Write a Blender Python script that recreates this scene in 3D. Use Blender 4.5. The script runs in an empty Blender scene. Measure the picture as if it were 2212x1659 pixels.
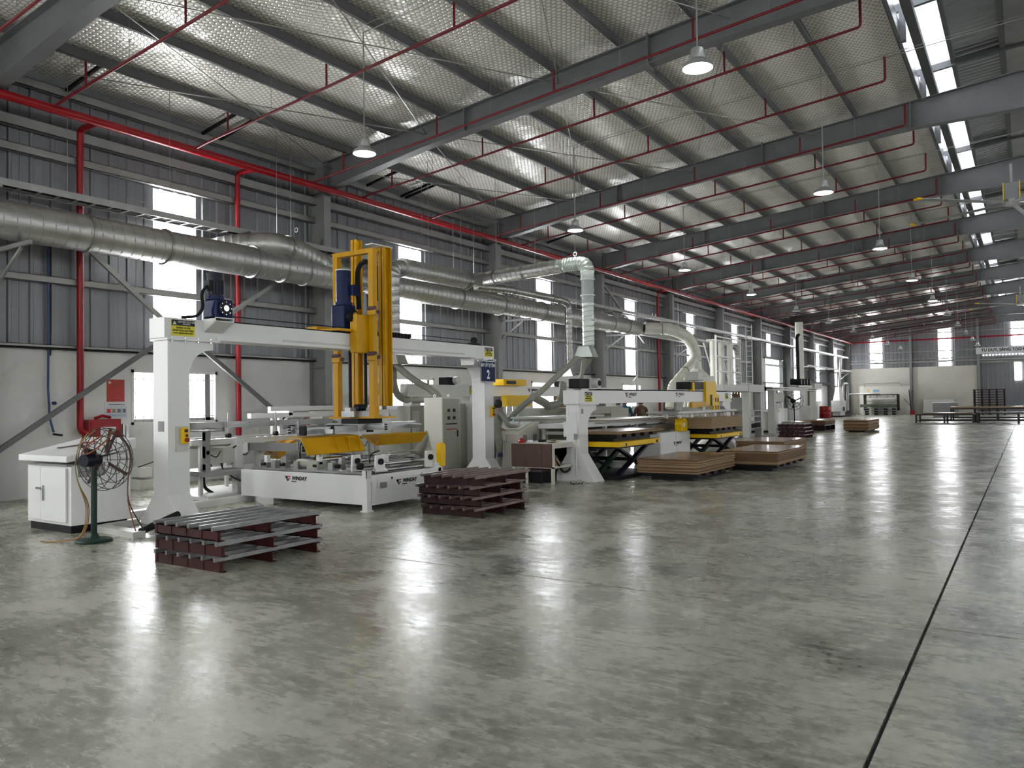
import bpy, math, random
from mathutils import Vector, Matrix
from math import sin, cos, pi, radians, sqrt, atan2
random.seed(7)
S = bpy.context.scene
COL = S.collection

# ---------------------------------------------------------------- camera
F_PX, W_PX = 1690.0, 2212.0
YAW, PIT, ROL = -0.582887, 0.0243144, -0.0144673
EYE = Vector((0.0, 0.0, 1.6))
_fw = Vector((sin(YAW)*cos(PIT), cos(YAW)*cos(PIT), sin(PIT)))
_r = Vector((cos(YAW), -sin(YAW), 0.0))
_u = _r.cross(_fw)
_r, _u = cos(ROL)*_r + sin(ROL)*_u, -sin(ROL)*_r + cos(ROL)*_u
cam = bpy.data.cameras.new('camera')
cam.sensor_fit = 'HORIZONTAL'; cam.sensor_width = 36.0
cam.lens = F_PX / W_PX * 36.0
cam.clip_start = 0.05; cam.clip_end = 400
camo = bpy.data.objects.new('camera', cam); COL.objects.link(camo)
M = Matrix.Identity(4)
for i in range(3):
    M[i][0], M[i][1], M[i][2], M[i][3] = _r[i], _u[i], -_fw[i], EYE[i]
camo.matrix_world = M
S.camera = camo

# ---------------------------------------------------------------- sky, exposure
wd = bpy.data.worlds.new('overcast_sky'); S.world = wd; wd.use_nodes = True
bg = wd.node_tree.nodes['Background']
bg.inputs[0].default_value = (0.93, 0.97, 1.0, 1); bg.inputs[1].default_value = 3.2
S.view_settings.view_transform = 'Standard'
S.view_settings.look = 'None'
S.view_settings.exposure = 0.72
S.view_settings.gamma = 1.0
S.view_settings.use_curve_mapping = False
cy = S.cycles
cy.max_bounces = 6; cy.diffuse_bounces = 3; cy.glossy_bounces = 3; cy.transmission_bounces = 3; cy.transparent_max_bounces = 6
cy.caustics_reflective = False; cy.caustics_refractive = False; cy.sample_clamp_indirect = 6.0
cy.use_adaptive_sampling = True; cy.adaptive_threshold = .12; cy.adaptive_min_samples = 16; cy.use_light_tree = False
WINDOW_LIGHT = 15.0      # daylight coming through the translucent wall sheets
LAMP_LIGHT = 22.0

# ---------------------------------------------------------------- helpers
ROOT = {}
def tag(o, label=None, cat=None, group=None, kind=None):
    if label: o['label'] = label
    if cat: o['category'] = cat
    if group: o['group'] = group
    if kind: o['kind'] = kind
    return o
def thing(name, label, cat, loc=(0, 0, 0), group=None, kind=None):
    o = bpy.data.objects.new(name, None); COL.objects.link(o)
    o.location = loc; o.empty_display_size = 0.1
    ROOT[o.name] = Vector(loc)
    return tag(o, label, cat, group, kind)
def origin_of(p):
    return ROOT.get(p.name, Vector((0, 0, 0)))
def children(o): return CH.get(o.name, [])
CH = {}
class MB:
    def __init__(s): s.v = []; s.f = []
    def add(s, vs, fs):
        b = len(s.v); s.v += [tuple(v) for v in vs]; s.f += [tuple(i + b for i in f) for f in fs]; return s
    def box(s, x0, x1, y0, y1, z0, z1):
        return s.add([(x0,y0,z0),(x1,y0,z0),(x1,y1,z0),(x0,y1,z0),(x0,y0,z1),(x1,y0,z1),(x1,y1,z1),(x0,y1,z1)],
                     [(0,3,2,1),(4,5,6,7),(0,1,5,4),(1,2,6,5),(2,3,7,6),(3,0,4,7)])
    def cbox(s, c, d): return s.box(c[0]-d[0]/2, c[0]+d[0]/2, c[1]-d[1]/2, c[1]+d[1]/2, c[2]-d[2]/2, c[2]+d[2]/2)
    def xf(s, m, start=0):
        for i in range(start, len(s.v)): s.v[i] = tuple(m @ Vector(s.v[i]))
        return s
    def beam(s, p0, p1, w, h, up=(0, 0, 1)):
        p0, p1 = Vector(p0), Vector(p1); d = (p1-p0).normalized(); up = Vector(up)
        if abs(d.dot(up)) > .98: up = Vector((1, 0, 0))
        a = d.cross(up).normalized(); b = a.cross(d).normalized(); vs = []
        for p in (p0, p1):
            for i, j in ((-1,-1),(1,-1),(1,1),(-1,1)): vs.append(p + a*i*w/2 + b*j*h/2)
        return s.add(vs, [(0,3,2,1),(4,5,6,7),(0,1,5,4),(1,2,6,5),(2,3,7,6),(3,0,4,7)])
    def cyl(s, p0, p1, r, n=12, r2=None, caps=True):
        p0, p1 = Vector(p0), Vector(p1); d = (p1-p0).normalized()
        a = d.cross(Vector((0,0,1)) if abs(d.z) < .9 else Vector((1,0,0))).normalized(); b = d.cross(a)
        r2 = r if r2 is None else r2; vs = []
        for p, q in ((p0, r), (p1, r2)):
            for k in range(n):
                t = 2*pi*k/n; vs.append(p + a*cos(t)*q + b*sin(t)*q)
        fs = [(k, (k+1) % n, n+(k+1) % n, n+k) for k in range(n)]
        if caps: fs += [tuple(range(n-1, -1, -1)), tuple(range(n, 2*n))]
        return s.add(vs, fs)
    def tube(s, pts, r, n=8, caps=True, closed=False):
        pts = [Vector(p) for p in pts]; rs = r if isinstance(r, (list, tuple)) else [r]*len(pts)
        N = len(pts); a = None; vs = []
        for i, p in enumerate(pts):
            if closed: d = (pts[(i+1) % N]-pts[i-1])
            else: d = pts[min(i+1, N-1)]-pts[max(i-1, 0)]
            d = d.normalized() if d.length > 1e-9 else Vector((0,0,1))
            if a is None: a = d.cross(Vector((0,0,1)) if abs(d.z) < .9 else Vector((1,0,0))).normalized()
            else:
                a = a - d*a.dot(d); a = a.normalized() if a.length > 1e-6 else d.orthogonal().normalized()
            b = d.cross(a)
            for k in range(n):
                t = 2*pi*k/n; vs.append(p + a*cos(t)*rs[i] + b*sin(t)*rs[i])
        fs = []
        for i in range(N if closed else N-1):
            j = (i+1) % N
            for k in range(n): fs.append((i*n+k, i*n+(k+1) % n, j*n+(k+1) % n, j*n+k))
        if caps and not closed: fs += [tuple(range(n-1, -1, -1)), tuple(range((N-1)*n, N*n))]
        return s.add(vs, fs)
    def lathe(s, prof, c=(0,0,0), n=16):
        m = len(prof); vs = []
        for r, z in prof:
            for k in range(n):
                t = 2*pi*k/n; vs.append((c[0]+r*cos(t), c[1]+r*sin(t), c[2]+z))
        fs = []
        for i in range(m-1):
            for k in range(n): fs.append((i*n+k, i*n+(k+1) % n, (i+1)*n+(k+1) % n, (i+1)*n+k))
        fs += [tuple(range(n-1, -1, -1)), tuple(range((m-1)*n, m*n))]
        return s.add(vs, fs)
    def prism(s, poly, ax, lo, hi):
        n = len(poly)
        def P(p, q): return {'x': (q, p[0], p[1]), 'y': (p[0], q, p[1]), 'z': (p[0], p[1], q)}[ax]
        vs = [P(p, lo) for p in poly] + [P(p, hi) for p in poly]
        return s.add(vs, [tuple(range(n-1, -1, -1)), tuple(range(n, 2*n))] + [(k, (k+1) % n, n+(k+1) % n, n+k) for k in range(n)])
    def frustum(s, a, b):      # two rects (x0,x1,y0,y1,z)
        vs = []
        for x0, x1, y0, y1, z in (a, b): vs += [(x0,y0,z),(x1,y0,z),(x1,y1,z),(x0,y1,z)]
        return s.add(vs, [(0,3,2,1),(4,5,6,7),(0,1,5,4),(1,2,6,5),(2,3,7,6),(3,0,4,7)])
    def mesh(s, name, mat, off=Vector((0,0,0)), smooth=False):
        me = bpy.data.meshes.new(name)
        me.from_pydata([(v[0]-off[0], v[1]-off[1], v[2]-off[2]) for v in s.v], [], s.f)
        me.materials.append(mat if not isinstance(mat, str) else MAT[mat])
        if smooth:
            me.shade_smooth()
            try: me.set_sharp_from_angle(angle=radians(38))
            except Exception: pass
        me.update(); return me
    def build(s, name, mat, parent=None, smooth=False, bev=0, label=None, kind=None):
        off = origin_of(parent) if parent else Vector((0,0,0))
        me = s.mesh(name, mat, off, smooth)
        return link(name, me, parent, bev, label, kind)
def link(name, me, parent=None, bev=0, label=None, kind=None, loc=None):
    o = bpy.data.objects.new(name, me); COL.objects.link(o)
    if parent:
        o.parent = parent; CH.setdefault(parent.name, []).append(o)
        ROOT[o.name] = origin_of(parent)
    if loc is not None: o.location = loc
    if bev:
        m = o.modifiers.new('bevel', 'BEVEL'); m.width = bev; m.segments = 2; m.limit_method = 'ANGLE'; m.angle_limit = radians(40)
    if label: o['label'] = label
    if kind: o['kind'] = kind
    return o
def copy_tree(o, parent=None):
    c = o.copy(); COL.objects.link(c); ROOT[c.name] = ROOT.get(o.name, Vector((0,0,0)))
    c.parent = parent
    if parent: CH.setdefault(parent.name, []).append(c)
    for k in list(children(o)): copy_tree(k, c)
    return c
def solo(o, label, cat, group=None): return tag(o, label, cat, group)

# text as a flat mesh; face: '+x', '-y' or '-x'
AX = {'+x': ((0,1,0),(0,0,1),(1,0,0)), '-y': ((1,0,0),(0,0,1),(0,-1,0)), '+z': ((1,0,0),(0,1,0),(0,0,1)), '-x': ((0,-1,0),(0,0,1),(-1,0,0))}
def text(name, s, size, at, face, mat, parent, bold=.012, shear=0.0, sx=1.0, align='CENTER', ext=.0015, label=None):
    cu = bpy.data.curves.new(name, 'FONT'); cu.body = s; cu.size = size; cu.shear = shear
    cu.align_x = align; cu.align_y = 'CENTER'; cu.extrude = ext; cu.offset = bold*size; cu.resolution_u = 3
    t = bpy.data.objects.new(name + '_curve', cu); COL.objects.link(t)
    dg = bpy.context.evaluated_depsgraph_get(); me = bpy.data.meshes.new_from_object(t.evaluated_get(dg))
    bpy.data.objects.remove(t); bpy.data.curves.remove(cu)
    X, Y, Z = [Vector(a) for a in AX[face]]; off = origin_of(parent) if parent else Vector((0,0,0))
    for v in me.vertices: v.co = X*v.co.x*sx + Y*v.co.y + Z*v.co.z + Vector(at) - off
    me.name = name; me.materials.clear(); me.materials.append(MAT[mat])
    return link(name, me, parent, label=label)
def logo(parent, at, face, size, bold=.03):
    """the WINDAY mark: a folded V shape and the lettering"""
    X, Y, Z = [Vector(a) for a in AX[face]]; o = Vector(at)
    def flat(poly, mat, nm):
        m = MB(); n = len(poly); b = [o + X*p[0]*size + Y*p[1]*size for p in poly]
        m.add(b + [p + Z*.002 for p in b], [tuple(range(n-1,-1,-1)), tuple(range(n, 2*n))] + [(k, (k+1) % n, n+(k+1) % n, n+k) for k in range(n)])
        return m.build(nm, mat, parent)
    flat([(-1.5,.5),(-.95,.5),(-1.1,.3),(-1.22,.3),(-.78,-.42),(-.62,-.42),(-.45,-.12),(-.2,-.1),(-.12,.08),(-.52,.08),(-.7,-.18),(-.76,-.18)], 'navy', 'logo_mark')
    flat([(-.9,.5),(-.72,.5),(-.6,.5),(0,.5),(-.08,.3),(-.6,.3),(-.74,.08),(-.84,.22)], 'red_print', 'logo_stroke')
    text('logo_lettering', 'WINDAY', size*.92, o + X*size*2.2 + Y*size*.13, face, 'ink', parent, bold, .22)
    text('logo_line', 'Machinery', size*.3, o + X*size*.85 - Y*size*.43, face, 'ink', parent, .01)

# ---------------------------------------------------------------- materials
MAT = {}
def mat(name, col, rough=.5, metal=0.0, var=.06, scale=3.0, bump=0.0, bscale=40.0, emit=0, coat=0.0, stretch=None, trans=0.0, alpha=None, spec=.5):
    m = bpy.data.materials.new(name); m.use_nodes = True; nt = m.node_tree; N = nt.nodes; L = nt.links
    b = N['Principled BSDF']; b.inputs['Roughness'].default_value = rough; b.inputs['Metallic'].default_value = metal
    b.inputs['Coat Weight'].default_value = coat; b.inputs['Specular IOR Level'].default_value = spec
    tc = N.new('ShaderNodeTexCoord'); src = tc.outputs['Object']
    if stretch:
        mp = N.new('ShaderNodeMapping'); mp.inputs['Scale'].default_value = stretch; L.new(src, mp.inputs[0]); src = mp.outputs[0]
    if var:
        nz = N.new('ShaderNodeTexNoise'); nz.inputs['Scale'].default_value = scale; nz.inputs['Detail'].default_value = 5
        L.new(src, nz.inputs['Vector'])
        rp = N.new('ShaderNodeMapRange'); rp.inputs[1].default_value = .3; rp.inputs[2].default_value = .7
        rp.inputs[3].default_value = 1-var; rp.inputs[4].default_value = 1+var; L.new(nz.outputs[0], rp.inputs[0])
        mx = N.new('ShaderNodeVectorMath'); mx.operation = 'SCALE'; mx.inputs[0].default_value = col[:3]; L.new(rp.outputs[0], mx.inputs['Scale'])
        L.new(mx.outputs[0], b.inputs['Base Color'])
        r2 = N.new('ShaderNodeMapRange'); r2.inputs[3].default_value = max(rough-.08, .02); r2.inputs[4].default_value = min(rough+.1, 1)
        L.new(nz.outputs[0], r2.inputs[0]); L.new(r2.outputs[0], b.inputs['Roughness'])
    else: b.inputs['Base Color'].default_value = (*col[:3], 1)
    if bump:
        nb = N.new('ShaderNodeTexNoise'); nb.inputs['Scale'].default_value = bscale; nb.inputs['Detail'].default_value = 4; L.new(src, nb.inputs['Vector'])
        bp = N.new('ShaderNodeBump'); bp.inputs['Strength'].default_value = bump; bp.inputs['Distance'].default_value = .02
        L.new(nb.outputs[0], bp.inputs['Height']); L.new(bp.outputs[0], b.inputs['Normal'])
    if emit:
        b.inputs['Emission Color'].default_value = (*col[:3], 1); b.inputs['Emission Strength'].default_value = emit
    if trans: b.inputs['Transmission Weight'].default_value = trans
    if alpha is not None: b.inputs['Alpha'].default_value = alpha
    MAT[name] = m; return m
mat('steel_grey', (.125,.13,.13), .5, .0, .10, 2, spec=.35)           # painted frames and purlins
mat('column_grey', (.22,.225,.22), .45, .0, .08, 2)
mat('wall_white', (.66,.66,.64), .75, 0, .06, 1.2, .08, 60)
mat('wall_cream', (.62,.60,.54), .75, 0, .05, 1.0, .05, 60)
mat('cladding', (.20,.205,.222), .42, .35, .10, 1.5, stretch=(1,1,.3))
mat('girt', (.28,.28,.265), .45, .5, .12, 2)
mat('galv', (.42,.42,.40), .40, .92, .12, 2.5)
mat('galv_dark', (.33,.33,.31), .35, .9, .12, 3)
mat('duct_pale', (.55,.60,.55), .38, .55, .08, 2)
mat('duct_cream', (.62,.61,.53), .45, .1, .06, 2)
mat('fire_red', (.26,.003,.008), .35, 0, .08, 3, spec=.35)
mat('pipe_red', (.12,.005,.009), .45, 0, .12, 3, spec=.3)
mat('machine_white', (.68,.68,.66), .38, 0, .03, 1.5)
mat('machine_grey', (.50,.50,.46), .45, 0, .05, 2)
mat('cab_beige', (.58,.56,.48), .5, 0, .06, 1.2)
mat('cab_grey', (.34,.34,.29), .5, 0, .05, 2)
mat('yellow', (.55,.285,.002), .42, 0, .08, 3, spec=.28)
mat('lift_yellow', (.75,.46,.0), .42, 0, .05, 3, spec=.3)
mat('sticker_yellow', (.62,.56,.02), .5, 0, .03, 3)
mat('blue_motor', (.003,.011,.062), .42, 0, .12, 6, spec=.2)
mat('motor_dark', (.006,.008,.018), .42, 0, .1, 6, spec=.25)
mat('black', (.005,.005,.006), .5, 0, .15, 6, spec=.22)
mat('rubber', (.008,.008,.008), .65, 0, .1, 6, spec=.22)
mat('ink', (.008,.008,.012), .6, 0, 0)
mat('navy', (.012,.014,.09), .5, 0, 0)
mat('sign_blue', (.006,.012,.065), .5, 0, .05, spec=.2)
mat('white_print', (.8,.82,.85), .5, 0, 0)
mat('red_print', (.5,.01,.02), .5, 0, 0)
mat('alu', (.36,.37,.37), .3, .85, .06, 4, stretch=(8,1,8))
mat('chrome', (.5,.5,.5), .16, 1.0, .05, 4)
mat('pallet_red', (.034,.005,.005), .55, 0, .3, 4, spec=.25)
mat('pallet_dark', (.024,.010,.009), .55, 0, .3, 4, spec=.25)
mat('pallet_tube', (.22,.225,.225), .38, .7, .2, 6)
mat('board_top', (.215,.088,.038), .22, 0, .10, 1.5, stretch=(6,.6,1), coat=.2)
mat('board_edge', (.17,.092,.044), .7, 0, .18, 9, stretch=(.5,.5,30))
mat('board_edge_pale', (.34,.23,.12), .7, 0, .14, 9, stretch=(.5,.5,30))
mat('tube_dark', (.15,.11,.10), .4, .5, .2, 6)
mat('walnut', (.055,.025,.015), .5, 0, .35, 4, stretch=(9,9,.5))
mat('desk_frame', (.50,.48,.40), .5, 0, .12, 8)
mat('hose_grey', (.25,.25,.21), .5, 0, .08, 8)
mat('plinth', (.006,.006,.007), .55, 0, .1, spec=.2)
mat('vent_grey', (.22,.22,.22), .6, 0, .05)
mat('fan_green', (.008,.028,.018), .5, 0, .25, 9, spec=.3)
mat('rust', (.055,.02,.012), .7, .2, .4, 18)
mat('wire_dark', (.035,.032,.03), .5, .4, .2, 9)
mat('cable_yellow', (.26,.17,.035), .55, 0, .1)
mat('cable_orange', (.22,.06,.018), .55, 0, .1)
mat('cable_blue', (.03,.07,.17), .55, 0, .1)
mat('poster_red', (.36,.035,.02), .45, 0, .12, 14)
mat('paper', (.62,.64,.63), .6, 0, .02)
mat('paper_blue', (.25,.37,.50), .6, 0, .1, 60)
mat('paper_dark', (.12,.13,.16), .6, 0, .2, 60)
mat('tank_white', (.75,.74,.70), .4, 0, .03)
mat('press_green', (.07,.09,.06), .5, 0, .1)
mat('uniform', (.22,.22,.185), .85, 0, .12, 9)
mat('uniform_pale', (.42,.43,.40), .85, 0, .1, 9)
mat('jacket_brown', (.115,.065,.045), .85, 0, .15, 9)
mat('shirt_blue', (.02,.13,.22), .85, 0, .1, 9)
mat('skin', (.45,.25,.17), .55, 0, .05, 9)
mat('hair', (.012,.01,.01), .6, 0, .2, 30)
mat('acrylic_blue', (.16,.42,.55), .3, 0, .05)
mat('cloth_maroon', (.10,.06,.07), .9, 0, .2, 9)
mat('bag_tan', (.25,.17,.09), .8, 0, .2, 9)
mat('bottle_navy', (.015,.03,.09), .25, .3, .05)
mat('leaf_brown', (.12,.08,.05), .7, 0, .2, 9)
mat('lamp_shell', (.45,.46,.44), .3, .7, .05)
mat('lamp_lens', (.93,1.0,.97), .4, 0, 0, emit=LAMP_LIGHT)
mat('lamp_lens_off', (.72,.75,.73), .4, 0, 0)
mat('window_sheet', (.96,.98,1.0), .5, 0, 0, emit=WINDOW_LIGHT)
mat('orange_print', (.75,.42,.03), .5, 0, 0)
mat('clear_tube', (.62,.68,.66), .15, 0, .03, alpha=.55)
mat('sheet_metal', (.42,.43,.45), .3, .85, .1, 2)

def node_floor():
    m = bpy.data.materials.new('concrete'); m.use_nodes = True; nt = m.node_tree; N = nt.nodes; L = nt.links
    b = N['Principled BSDF']; tc = N.new('ShaderNodeTexCoord')
    def noise(sc, det, rough=.55, vec=None, dist=0):
        n = N.new('ShaderNodeTexNoise'); n.inputs['Scale'].default_value = sc; n.inputs['Detail'].default_value = det
        n.inputs['Roughness'].default_value = rough; n.inputs['Distortion'].default_value = dist
        L.new(vec or tc.outputs['Object'], n.inputs['Vector']); return n.outputs[0]
    def mr(src, a, b_, c, d):
        r = N.new('ShaderNodeMapRange'); 
        for i, v in enumerate((a, b_, c, d)): r.inputs[i+1].default_value = v
        L.new(src, r.inputs[0]); return r.outputs[0]
    big = noise(.22, 4, .6); mid = noise(1.3, 6, .62, dist=.6); fine = noise(14, 7, .7, dist=.5)
    geo = N.new('ShaderNodeMapping'); geo.inputs['Rotation'].default_value = (0,0,.6); geo.inputs['Scale'].default_value = (1.0, 3.2, 1); L.new(tc.outputs['Object'], geo.inputs[0])
    scr = noise(4.2, 9, .75, geo.outputs[0], .5)
    cr = N.new('ShaderNodeValToRGB'); e = cr.color_ramp.elements
    e[0].position = .40; e[0].color = (.06,.061,.046,1); e[1].position = .61; e[1].color = (.49,.49,.395,1)
    def math_(op, a, b2):
        q = N.new('ShaderNodeMath'); q.operation = op
        for i, v in enumerate((a, b2)):
            if isinstance(v, (int, float)): q.inputs[i].default_value = v
            else: L.new(v, q.inputs[i])
        return q.outputs[0]
    s = math_('ADD', math_('MULTIPLY', big, .32), math_('ADD', math_('MULTIPLY', mid, .26), math_('ADD', math_('MULTIPLY', fine, .20), math_('MULTIPLY', scr, .22))))
    L.new(s, cr.inputs[0])
    marks = noise(34, 4, .65, geo.outputs[0], .8); spots = noise(55, 2, .5)
    mk = math_('MULTIPLY', mr(marks, .52, .72, 1.05, .86), mr(spots, .66, .80, 1, .7))
    sc_ = N.new('ShaderNodeVectorMath'); sc_.operation = 'SCALE'; L.new(cr.outputs[0], sc_.inputs[0]); L.new(mk, sc_.inputs['Scale'])
    L.new(sc_.outputs[0], b.inputs['Base Color'])
    ro = math_('ADD', mr(mid, .3, .7, .17, .34), mr(scr, .35, .7, -.05, .10))
    L.new(ro, b.inputs['Roughness'])
    b.inputs['Specular IOR Level'].default_value = .55
    bp = N.new('ShaderNodeBump'); bp.inputs['Strength'].default_value = .16; bp.inputs['Distance'].default_value = .012
    hh = math_('ADD', math_('MULTIPLY', scr, .5), math_('ADD', math_('MULTIPLY', fine, .25), math_('MULTIPLY', mid, .8)))
    L.new(hh, bp.inputs['Height']); L.new(bp.outputs[0], b.inputs['Normal'])
    MAT['concrete'] = m
node_floor()
def node_foil():
    """silver bubble foil: rows of round blisters in a hexagonal pattern"""
    m = bpy.data.materials.new('bubble_foil'); m.use_nodes = True; nt = m.node_tree; N = nt.nodes; L = nt.links
    b = N['Principled BSDF']; tc = N.new('ShaderNodeTexCoord')
    P = .105
    def vm(op, a, b2=None):
        q = N.new('ShaderNodeVectorMath'); q.operation = op
        for i, v in enumerate((a, b2)):
            if v is None: continue
            if isinstance(v, tuple): q.inputs[i].default_value = v
            else: L.new(v, q.inputs[i])
        return q
    def dist(off):
        q = vm('ADD', tc.outputs['Object'], off).outputs[0]
        q = vm('DIVIDE', q, (P, P*1.732, 1)).outputs[0]
        q = vm('FRACTION', q).outputs[0]
        q = vm('SUBTRACT', q, (.5,.5,0)).outputs[0]
        q = vm('MULTIPLY', q, (1, 1.732, 0)).outputs[0]
        return vm('LENGTH', q).outputs['Value']
    mn = N.new('ShaderNodeMath'); mn.operation = 'MINIMUM'; L.new(dist((0,0,0)), mn.inputs[0]); L.new(dist((P/2, P*.866, 0)), mn.inputs[1])
    dm = N.new('ShaderNodeMapRange'); dm.interpolation_type = 'SMOOTHSTEP'
    for i, v in enumerate((.28, .5, 1, 0)): dm.inputs[i+1].default_value = v
    L.new(mn.outputs[0], dm.inputs[0])
    cr = N.new('ShaderNodeMix'); cr.data_type = 'RGBA'; cr.inputs[6].default_value = (.60,.57,.50,1); cr.inputs[7].default_value = (1,.98,.92,1)
    L.new(dm.outputs[0], cr.inputs[0]); L.new(cr.outputs[2], b.inputs['Base Color'])
    b.inputs['Metallic'].default_value = .2; b.inputs['Roughness'].default_value = .25
    nz = N.new('ShaderNodeTexNoise'); nz.inputs['Scale'].default_value = 2.2; nz.inputs['Detail'].default_value = 3; L.new(tc.outputs['Object'], nz.inputs[0])
    ad = N.new('ShaderNodeMath'); ad.operation = 'MULTIPLY_ADD'; L.new(nz.outputs[0], ad.inputs[0]); ad.inputs[1].default_value = 5.0; L.new(dm.outputs[0], ad.inputs[2])
    bp = N.new('ShaderNodeBump'); bp.inputs['Strength'].default_value = .55; bp.inputs['Distance'].default_value = .012
    L.new(ad.outputs[0], bp.inputs['Height']); L.new(bp.outputs[0], b.inputs['Normal'])
    MAT['bubble_foil'] = m
node_foil()
def node_translucent():
    m = bpy.data.materials.new('skylight_sheet'); m.use_nodes = True; nt = m.node_tree; N = nt.nodes; L = nt.links
    N.remove(N['Principled BSDF']); t = N.new('ShaderNodeBsdfTranslucent'); t.inputs[0].default_value = (.9,.92,.98,1)
    L.new(t.outputs[0], N['Material Output'].inputs[0]); MAT['skylight_sheet'] = m
node_translucent()
# ================================================================ STRUCTURE
BAY = 7.65
FR = [6.15 + BAY*k for k in range(-2, 11)]          # portal frames
XW, YE, YB = 15.155, 83.0, -9.4
SL = .095
def ztop(x): return 9.08 - SL*abs(x)
PX_ = [2.05 + 1.47*i for i in range(9)]            # purlin lines
# ---- floor
fl = MB().box(-15.6, 15.6, YB-.3, YE+.3, -.3, -.03).build('floor', 'black'); tag(fl, 'polished grey concrete factory floor with saw-cut joints', 'floor', kind='structure')
ye = [YB-.2] + FR[1:-1] + [YE+.2]
xe = [-15.5, -.63, 7.0, 15.5]
for i in range(len(ye)-1):
    for j in range(3):
        gx0 = .011 if j else 0; gx1 = .011 if j < 2 else 0
        MB().box(xe[j]+gx0, xe[j+1]-gx1, ye[i]+.011, ye[i+1]-.011, -.03, 0).build('concrete_slab', 'concrete', fl)
# ---- left wall
DOOR_BAY = 6                                        # bay with the tall open doorway
wl = MB()
def bayr(k): return FR[k], FR[k+1]
wins = []
for k in range(len(FR)-1):
    y0, y1 = bayr(k); y0 = YB if k == 0 else y0; y1 = YE if k == len(FR)-2 else y1
    m = (bayr(k)[0] + bayr(k)[1])/2
    if k-1 == DOOR_BAY+1:
        a, b = 54.75, 59.1
        wl.box(-15.36, -15.155, y0, a, 0, 2.72); wl.box(-15.36, -15.155, b, y1, 0, 2.72); continue
    a, b = m-1.0, m+1.0
    wl.box(-15.36, -15.155, y0, a, 0, 2.72); wl.box(-15.36, -15.155, b, y1, 0, 2.72)
    wl.box(-15.36, -15.155, a, b, 0, 1.27); wl.box(-15.36, -15.155, a, b, 2.39, 2.72)
    wins.append((k, m))
wall_left = tag(wl.build('wall_left', 'wall_white'), 'white plastered lower wall under ribbed grey metal cladding', 'wall', kind='structure')
def sheet_mesh(w, h, ribs=3, depth=.032):
    p = [(0, 0)]; s = w/ribs
    for i in range(ribs):
        c = s*(i+.5); p += [(c-.045, 0), (c-.025, depth), (c+.025, depth), (c+.045, 0)]
        if i < ribs-1: p += [(c+s/2-.02, 0), (c+s/2-.015, .006), (c+s/2+.015, .006), (c+s/2+.02, 0)]
    p.append((w, 0)); m = MB(); n = len(p)
    vs = [(d, y, 0) for y, d in p] + [(d, y, h) for y, d in p] + [(d-.004, y, 0) for y, d in p] + [(d-.004, y, h) for y, d in p]
    fs = [(i, i+1, n+i+1, n+i) for i in range(n-1)] + [(2*n+i+1, 2*n+i, 3*n+i, 3*n+i+1) for i in range(n-1)]
    return m.add(vs, fs)
SW = (BAY-1.0)/6
me_sheet = sheet_mesh(SW, 4.92).mesh('cladding_sheet', 'cladding')
me_short = sheet_mesh(1.0, 1.42).mesh('cladding_sheet', 'cladding')
me_door = sheet_mesh(SW, 3.17).mesh('cladding_sheet', 'cladding')
me_win = sheet_mesh(1.0, 3.4).mesh('window', 'window_sheet')
nwin = 0
for k in range(len(FR)-1):
    y0 = FR[k]
    for i in range(6):
        y = y0 + i*SW + (1.0 if i >= 3 else 0)
        door = k-1 == DOOR_BAY+1 and 54.0 < y + SW/2 < 59.2
        link('cladding_sheet', me_door if door else me_sheet, wall_left, loc=(-15.17, y, 4.47 if door else 2.72))
    ym = y0 + 3*SW
    link('cladding_sheet', me_short, wall_left, loc=(-15.17, ym, 6.2))
    if not (k-1 == DOOR_BAY+1):
        nwin += 1
        o = link('window_%d' % nwin, me_win, loc=(-15.17, ym, 2.8)); tag(o, 'tall white translucent sheet window glowing in the grey cladding, number %s along the wall' % ['zero','one','two','three','four','five','six','seven','eight','nine','ten','eleven','twelve'][nwin], 'window', kind='structure')
# low barred windows
def low_window(m, n):
    w = MB()
    for a, b, c, d in ((m-1.0, m+1.0, 1.27, 1.32), (m-1.0, m+1.0, 2.33, 2.39), (m-1.0, m-.95, 1.27, 2.39), (m+.95, m+1.0, 1.27, 2.39), (m-.03, m+.03, 1.27, 2.39)):
        w.box(-15.30, -15.13, a, b, c, d)
    o = w.build('window_%d' % n, 'machine_white'); tag(o, 'low barred window in the white wall', 'window', kind='structure')
    MB().box(-15.33, -15.32, m-.95, m+.95, 1.32, 2.33).build('pane', 'window_sheet', o)
    MB().box(-15.25, -15.19, m+.72, m+.86, 1.32, 2.33).build('sash_stile', 'vent_grey', o)
    MB().box(-15.25, -15.19, m-.95, m+.95, 1.32, 1.38).build('sash_rail', 'vent_grey', o)
    for i in range(11):
        y = m-.9 + i*.18
        MB().box(-15.185, -15.17, y-.007, y+.007, 1.32, 2.33).build('bar', 'girt', o)
    for z in (1.42, 2.2): MB().box(-15.17, -15.155, m-.98, m+.98, z-.008, z+.008).build('bar', 'girt', o)
    return o
for k, m in wins: nwin += 1; low_window(m, nwin)
# doorway
dr = MB(); dr.box(-15.3, -15.12, 54.65, 54.8, 0, 4.5); dr.box(-15.3, -15.12, 59.05, 59.2, 0, 4.5); dr.box(-15.3, -15.12, 54.65, 59.2, 4.45, 4.6)
door1 = tag(dr.build('door_1', 'steel_grey'), 'tall open doorway full of daylight in the far part of the wall', 'door', kind='structure')
MB().box(-15.09, -15.04, 59.0, 61.6, .05, 4.4).build('door_leaf', 'cladding', door1)
tag(MB().box(-60, -15.6, 20, 110, -.35, -.05).build('yard_ground', 'wall_cream'), 'pale concrete yard outside the doorway', 'ground', kind='structure')
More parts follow.
